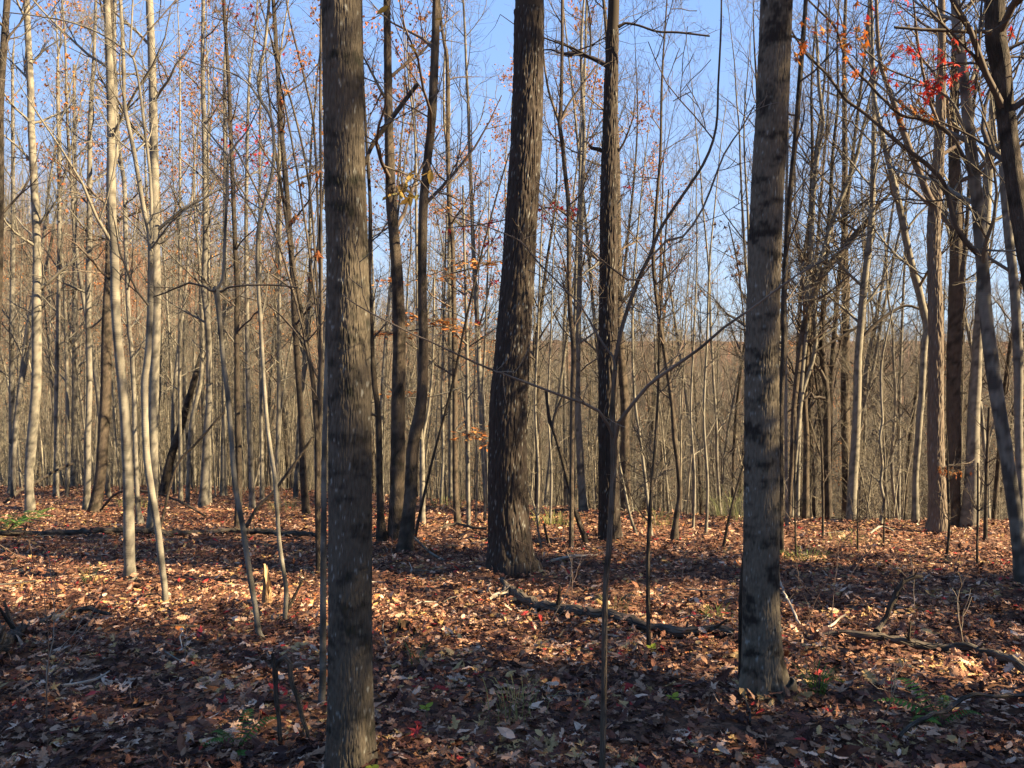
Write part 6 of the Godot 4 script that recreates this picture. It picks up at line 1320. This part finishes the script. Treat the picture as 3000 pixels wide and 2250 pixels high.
	fallen("fallen_branch", "bleached branch lying on the clearing before the zigzag sapling", "branch", "bleached", [5.960, 0.030, -13.552, 0.0154, 6.271, 0.040, -13.816, 0.0196, 6.406, 0.030, -13.683, 0.0155], "", 0.0)
	snag("snag", "broken pale topped rotten snag standing beside the wavy sapling", -2.291, -7.600, 0.048, 0.46, 0.55, Color(0.3, 0.19, 0.1), Color(0.42, 0.3, 0.17))
	snag("stump", "low rotten mossy stump on the floor between mossy trunk and oak", -0.860, -6.600, 0.10, 0.17, 0.5, Color(0.06, 0.055, 0.035), Color(0.08, 0.05, 0.03))
	fallen("bent_stick", "dark snapped stem standing near the bottom edge", "stick", "dark", [-1.194, -0.020, -4.150, 0.0105, -1.199, 0.140, -4.150, 0.0111, -1.208, 0.260, -4.150, 0.0122, -1.222, 0.360, -4.150, 0.0128, -1.218, 0.430, -4.150, 0.0128, -1.229, 0.490, -4.150, 0.0093])
	fallen("lichened_stick", "pale lichen covered stick bent over from the snapped stem", "stick", "brown", [-1.218, 0.400, -4.150, 0.0128, -1.197, 0.455, -4.150, 0.0140, -1.166, 0.465, -4.150, 0.0152, -1.141, 0.430, -4.150, 0.0140, -1.134, 0.360, -4.150, 0.0117, -1.106, 0.250, -4.150, 0.0117, -1.094, 0.170, -4.150, 0.0105, -1.057, 0.070, -4.150, 0.0105, -1.031, -0.020, -4.150, 0.0093])
	fern("green fern growing near the bottom edge before the mossy trunk", -1.40, -4.12, [[1.2, 0.26, 0.05], [2.3, 0.2, 0.1], [-0.6, 0.22, 0.12], [-1.6, 0.24, 0.12], [3.4, 0.16, 0.08]])
	fern("arching green fern under the long bent stick", 2.34, -4.39, [[3.5, 0.33, 0.1], [4.2, 0.3, 0.17], [2.6, 0.28, 0.08], [0.3, 0.2, 0.09], [5.3, 0.2, 0.1]])
	fern("sunlit fern spreading at the foot of the pale wavy trunk", -9.06, -14.82, [[0.1, 0.5, 0.12], [1.3, 0.5, 0.15], [2.8, 0.5, 0.14], [-0.9, 0.5, 0.18], [4.2, 0.5, 0.12]])
	fern("sunlit fern just behind the spreading fern near pale wavy trunk", -9.49, -15.99, [[0.1, 0.55, 0.12], [1.3, 0.55, 0.15], [2.8, 0.55, 0.14], [-0.9, 0.55, 0.18], [4.2, 0.55, 0.12]])
	fern("low sunlit fern at the picture's edge before the pale wavy trunk", -8.44, -13.55, [[0.1, 0.45, 0.12], [1.3, 0.45, 0.15], [2.8, 0.45, 0.14], [-0.9, 0.45, 0.18], [4.2, 0.45, 0.12]])
	grass_tuft("fresh green grass tuft beside the blotched trunk", 1.87, -4.95, 60, 0.2, 0.16, Color(0.1, 0.17, 0.035))
	grass_tuft("dry yellowing grass tuft on the foreground floor below the oak", 0.01, -4.58, 55, 0.2, 0.5, Color(0.2, 0.19, 0.07))
	grass_tuft("faded grass tuft behind the fallen branch", 0.93, -7.21, 40, 0.2, 0.35, Color(0.2, 0.17, 0.07))
	grass_tuft("small green sprout tuft in the shaded leaves below the stump", -0.68, -5.69, 20, 0.16, 0.12, Color(0.06, 0.1, 0.03))
	grass_tuft("green grass patch behind the fallen branch near the blotched trunk", 1.81, -7.21, 50, 0.1, 0.4, Color(0.16, 0.2, 0.05))
	grass_tuft("shaded green tuft left of the lichen spotted trunk's foot", -4.53, -8.68, 24, 0.22, 0.2, Color(0.08, 0.12, 0.04))
	grass_tuft("sunlit green grass by the narrow dark tree", 3.83, -10.62, 80, 0.2, 0.8, Color(0.17, 0.22, 0.06))
	grass_tuft("pale grass streak on the far clearing", 5.23, -12.37, 90, 0.2, 1.2, Color(0.24, 0.23, 0.09))
	grass_tuft("tall grassy patch at wood's edge beside the blotched trunk", 4.48, -15.99, 160, 0.7, 1.6, Color(0.2, 0.22, 0.09))
	grass_tuft("yellow green grass beyond the oak on the sunny floor", 0.80, -14.98, 120, 0.35, 1.1, Color(0.22, 0.24, 0.08))
	grass_tuft("yellow green grass beyond the twin pair in the sun", -1.57, -18.97, 120, 0.35, 1.4, Color(0.22, 0.23, 0.09))
	grass_tuft("yellow green grass near the swept tree's foot", 2.67, -14.98, 90, 0.3, 0.9, Color(0.2, 0.22, 0.08))
	grass_tuft("sunlit grass on the rise behind the lichen spotted trunk", -8.67, -18.97, 100, 0.3, 1.3, Color(0.2, 0.21, 0.08))
	grass_tuft("sunlit grass at the foot of the bowed dark trunk", -4.97, -18.01, 90, 0.28, 1.1, Color(0.2, 0.2, 0.08))
	var seed_leaf := thing("green_seedling", "lone yellow green leaf on a short stalk beside the mossy trunk's foot", "seedling", Vector3(-0.626, ground(-0.626, -3.55), -3.55))
	fresh_leaf(seed_leaf, 0.000, 0.16, [[0.35, 0.105], ])
	var s1455 := thing("green_seedling", "small green seedling behind the forked sapling's foot", "seedling", Vector3(0.933, ground(0.933, -4.650), -4.650))
	fresh_leaf(s1455, 0.0, 0.07, [[0.3, 0.06], [2.6, 0.065], [4.3, 0.05], [5.4, 0.05]])
	var s921 := thing("green_seedling", "tiny green seedling in the foreground leaves below the stump", "seedling", Vector3(-0.487, ground(-0.487, -4.576), -4.576))
	fresh_leaf(s921, 0.0, 0.07, [[0.3, 0.06], [2.6, 0.065], [4.3, 0.05], [5.4, 0.05]])
	var s1408 := thing("green_seedling", "tiny green seedling below the fallen branch", "seedling", Vector3(1.021, ground(1.021, -5.905), -5.905))
	fresh_leaf(s1408, 0.0, 0.07, [[0.3, 0.06], [2.6, 0.065], [4.3, 0.05], [5.4, 0.05]])


var copper := []
var crimson := []
var scarlet := []
var amber := []
var golden := []
var russet := []
var withered := []
var green := []


func _ready() -> void:
	var cam := Camera3D.new()
	cam.name = "camera"
	add_child(cam)
	cam.position = Vector3(0, 1.6, 0)
	cam.rotation_degrees = Vector3(-2.9, 0, 0)
	cam.fov = 50.0
	cam.near = 0.05
	cam.far = 5000.0
	cam.current = true
	var env := Environment.new()
	env.background_mode = Environment.BG_SKY
	var sky := ProceduralSkyMaterial.new()
	sky.sky_top_color = Color(0.048, 0.093, 0.20).linear_to_srgb()
	sky.sky_horizon_color = Color(0.135, 0.172, 0.205).linear_to_srgb()
	sky.sky_curve = 0.15
	sky.ground_bottom_color = Color(0.1, 0.07, 0.05).linear_to_srgb()
	sky.ground_horizon_color = Color(0.3, 0.3, 0.3).linear_to_srgb()
	sky.sun_angle_max = 1.0
	env.sky = Sky.new()
	env.sky.sky_material = sky
	env.tonemap_mode = Environment.TONE_MAPPER_LINEAR
	env.tonemap_exposure = 5.7
	env.sdfgi_enabled = true
	env.ssao_enabled = true
	env.ssil_enabled = true
	var around := WorldEnvironment.new()
	around.name = "environment"
	around.environment = env
	add_child(around)
	var sun := DirectionalLight3D.new()
	sun.name = "sun"
	sun.light_energy = 1.6
	sun.light_color = Color(1.0, 0.89, 0.72)
	sun.light_angular_distance = 0.5
	sun.shadow_enabled = true
	add_child(sun)
	var elevation := deg_to_rad(34.0)
	var round_ := deg_to_rad(76.0)         # from straight behind the eye, towards the open clearing
	var towards := Vector3(sin(round_) * cos(elevation), sin(elevation), cos(round_) * cos(elevation))
	sun.look_at_from_position(towards * 50.0, Vector3.ZERO)

	rough.seed = 3
	rough.frequency = 1.0
	rough.fractal_octaves = 2
	patchy.seed = 12
	patchy.frequency = 1.0
	patchy.fractal_octaves = 3
	lumps.seed = 8
	lumps.frequency = 1.0
	lumps.fractal_octaves = 2
	make_materials()
	copper = [star_blade(Color(0.340, 0.136, 0.041)), star_blade(Color(0.286, 0.102, 0.031)), star_blade(Color(0.394, 0.204, 0.068))]
	crimson = [star_leaf(Color(0.374, 0.020, 0.024)), star_leaf(Color(0.286, 0.020, 0.020)), star_leaf(Color(0.408, 0.054, 0.034))]
	scarlet = [star_leaf(Color(0.476, 0.034, 0.027)), star_leaf(Color(0.510, 0.068, 0.041)), star_leaf(Color(0.408, 0.041, 0.034))]
	amber = [star_leaf(Color(0.422, 0.136, 0.027)), star_leaf(Color(0.462, 0.204, 0.048)), star_leaf(Color(0.374, 0.088, 0.024))]
	golden = [blade_leaf(Color(0.42, 0.29, 0.07)), blade_leaf(Color(0.36, 0.23, 0.06)), blade_leaf(Color(0.26, 0.23, 0.08))]
	russet = [star_leaf(Color(0.272, 0.109, 0.034)), star_leaf(Color(0.218, 0.075, 0.027)), star_leaf(Color(0.340, 0.170, 0.054))]
	withered = [star_leaf(Color(0.06, 0.035, 0.025)), star_leaf(Color(0.1, 0.055, 0.035))]
	green = [blade_leaf(Color(0.204, 0.245, 0.027))]

	var floor_ := build_ground()
	scatter_leaves(floor_)
	build_trees()
	build_thicket()
	build_undergrowth()
	build_far_wood()
	build_beside()
	build_floor_things()
	build_twigs()


func star_blade(col: Color) -> ArrayMesh:
	return blade_leaf(col)
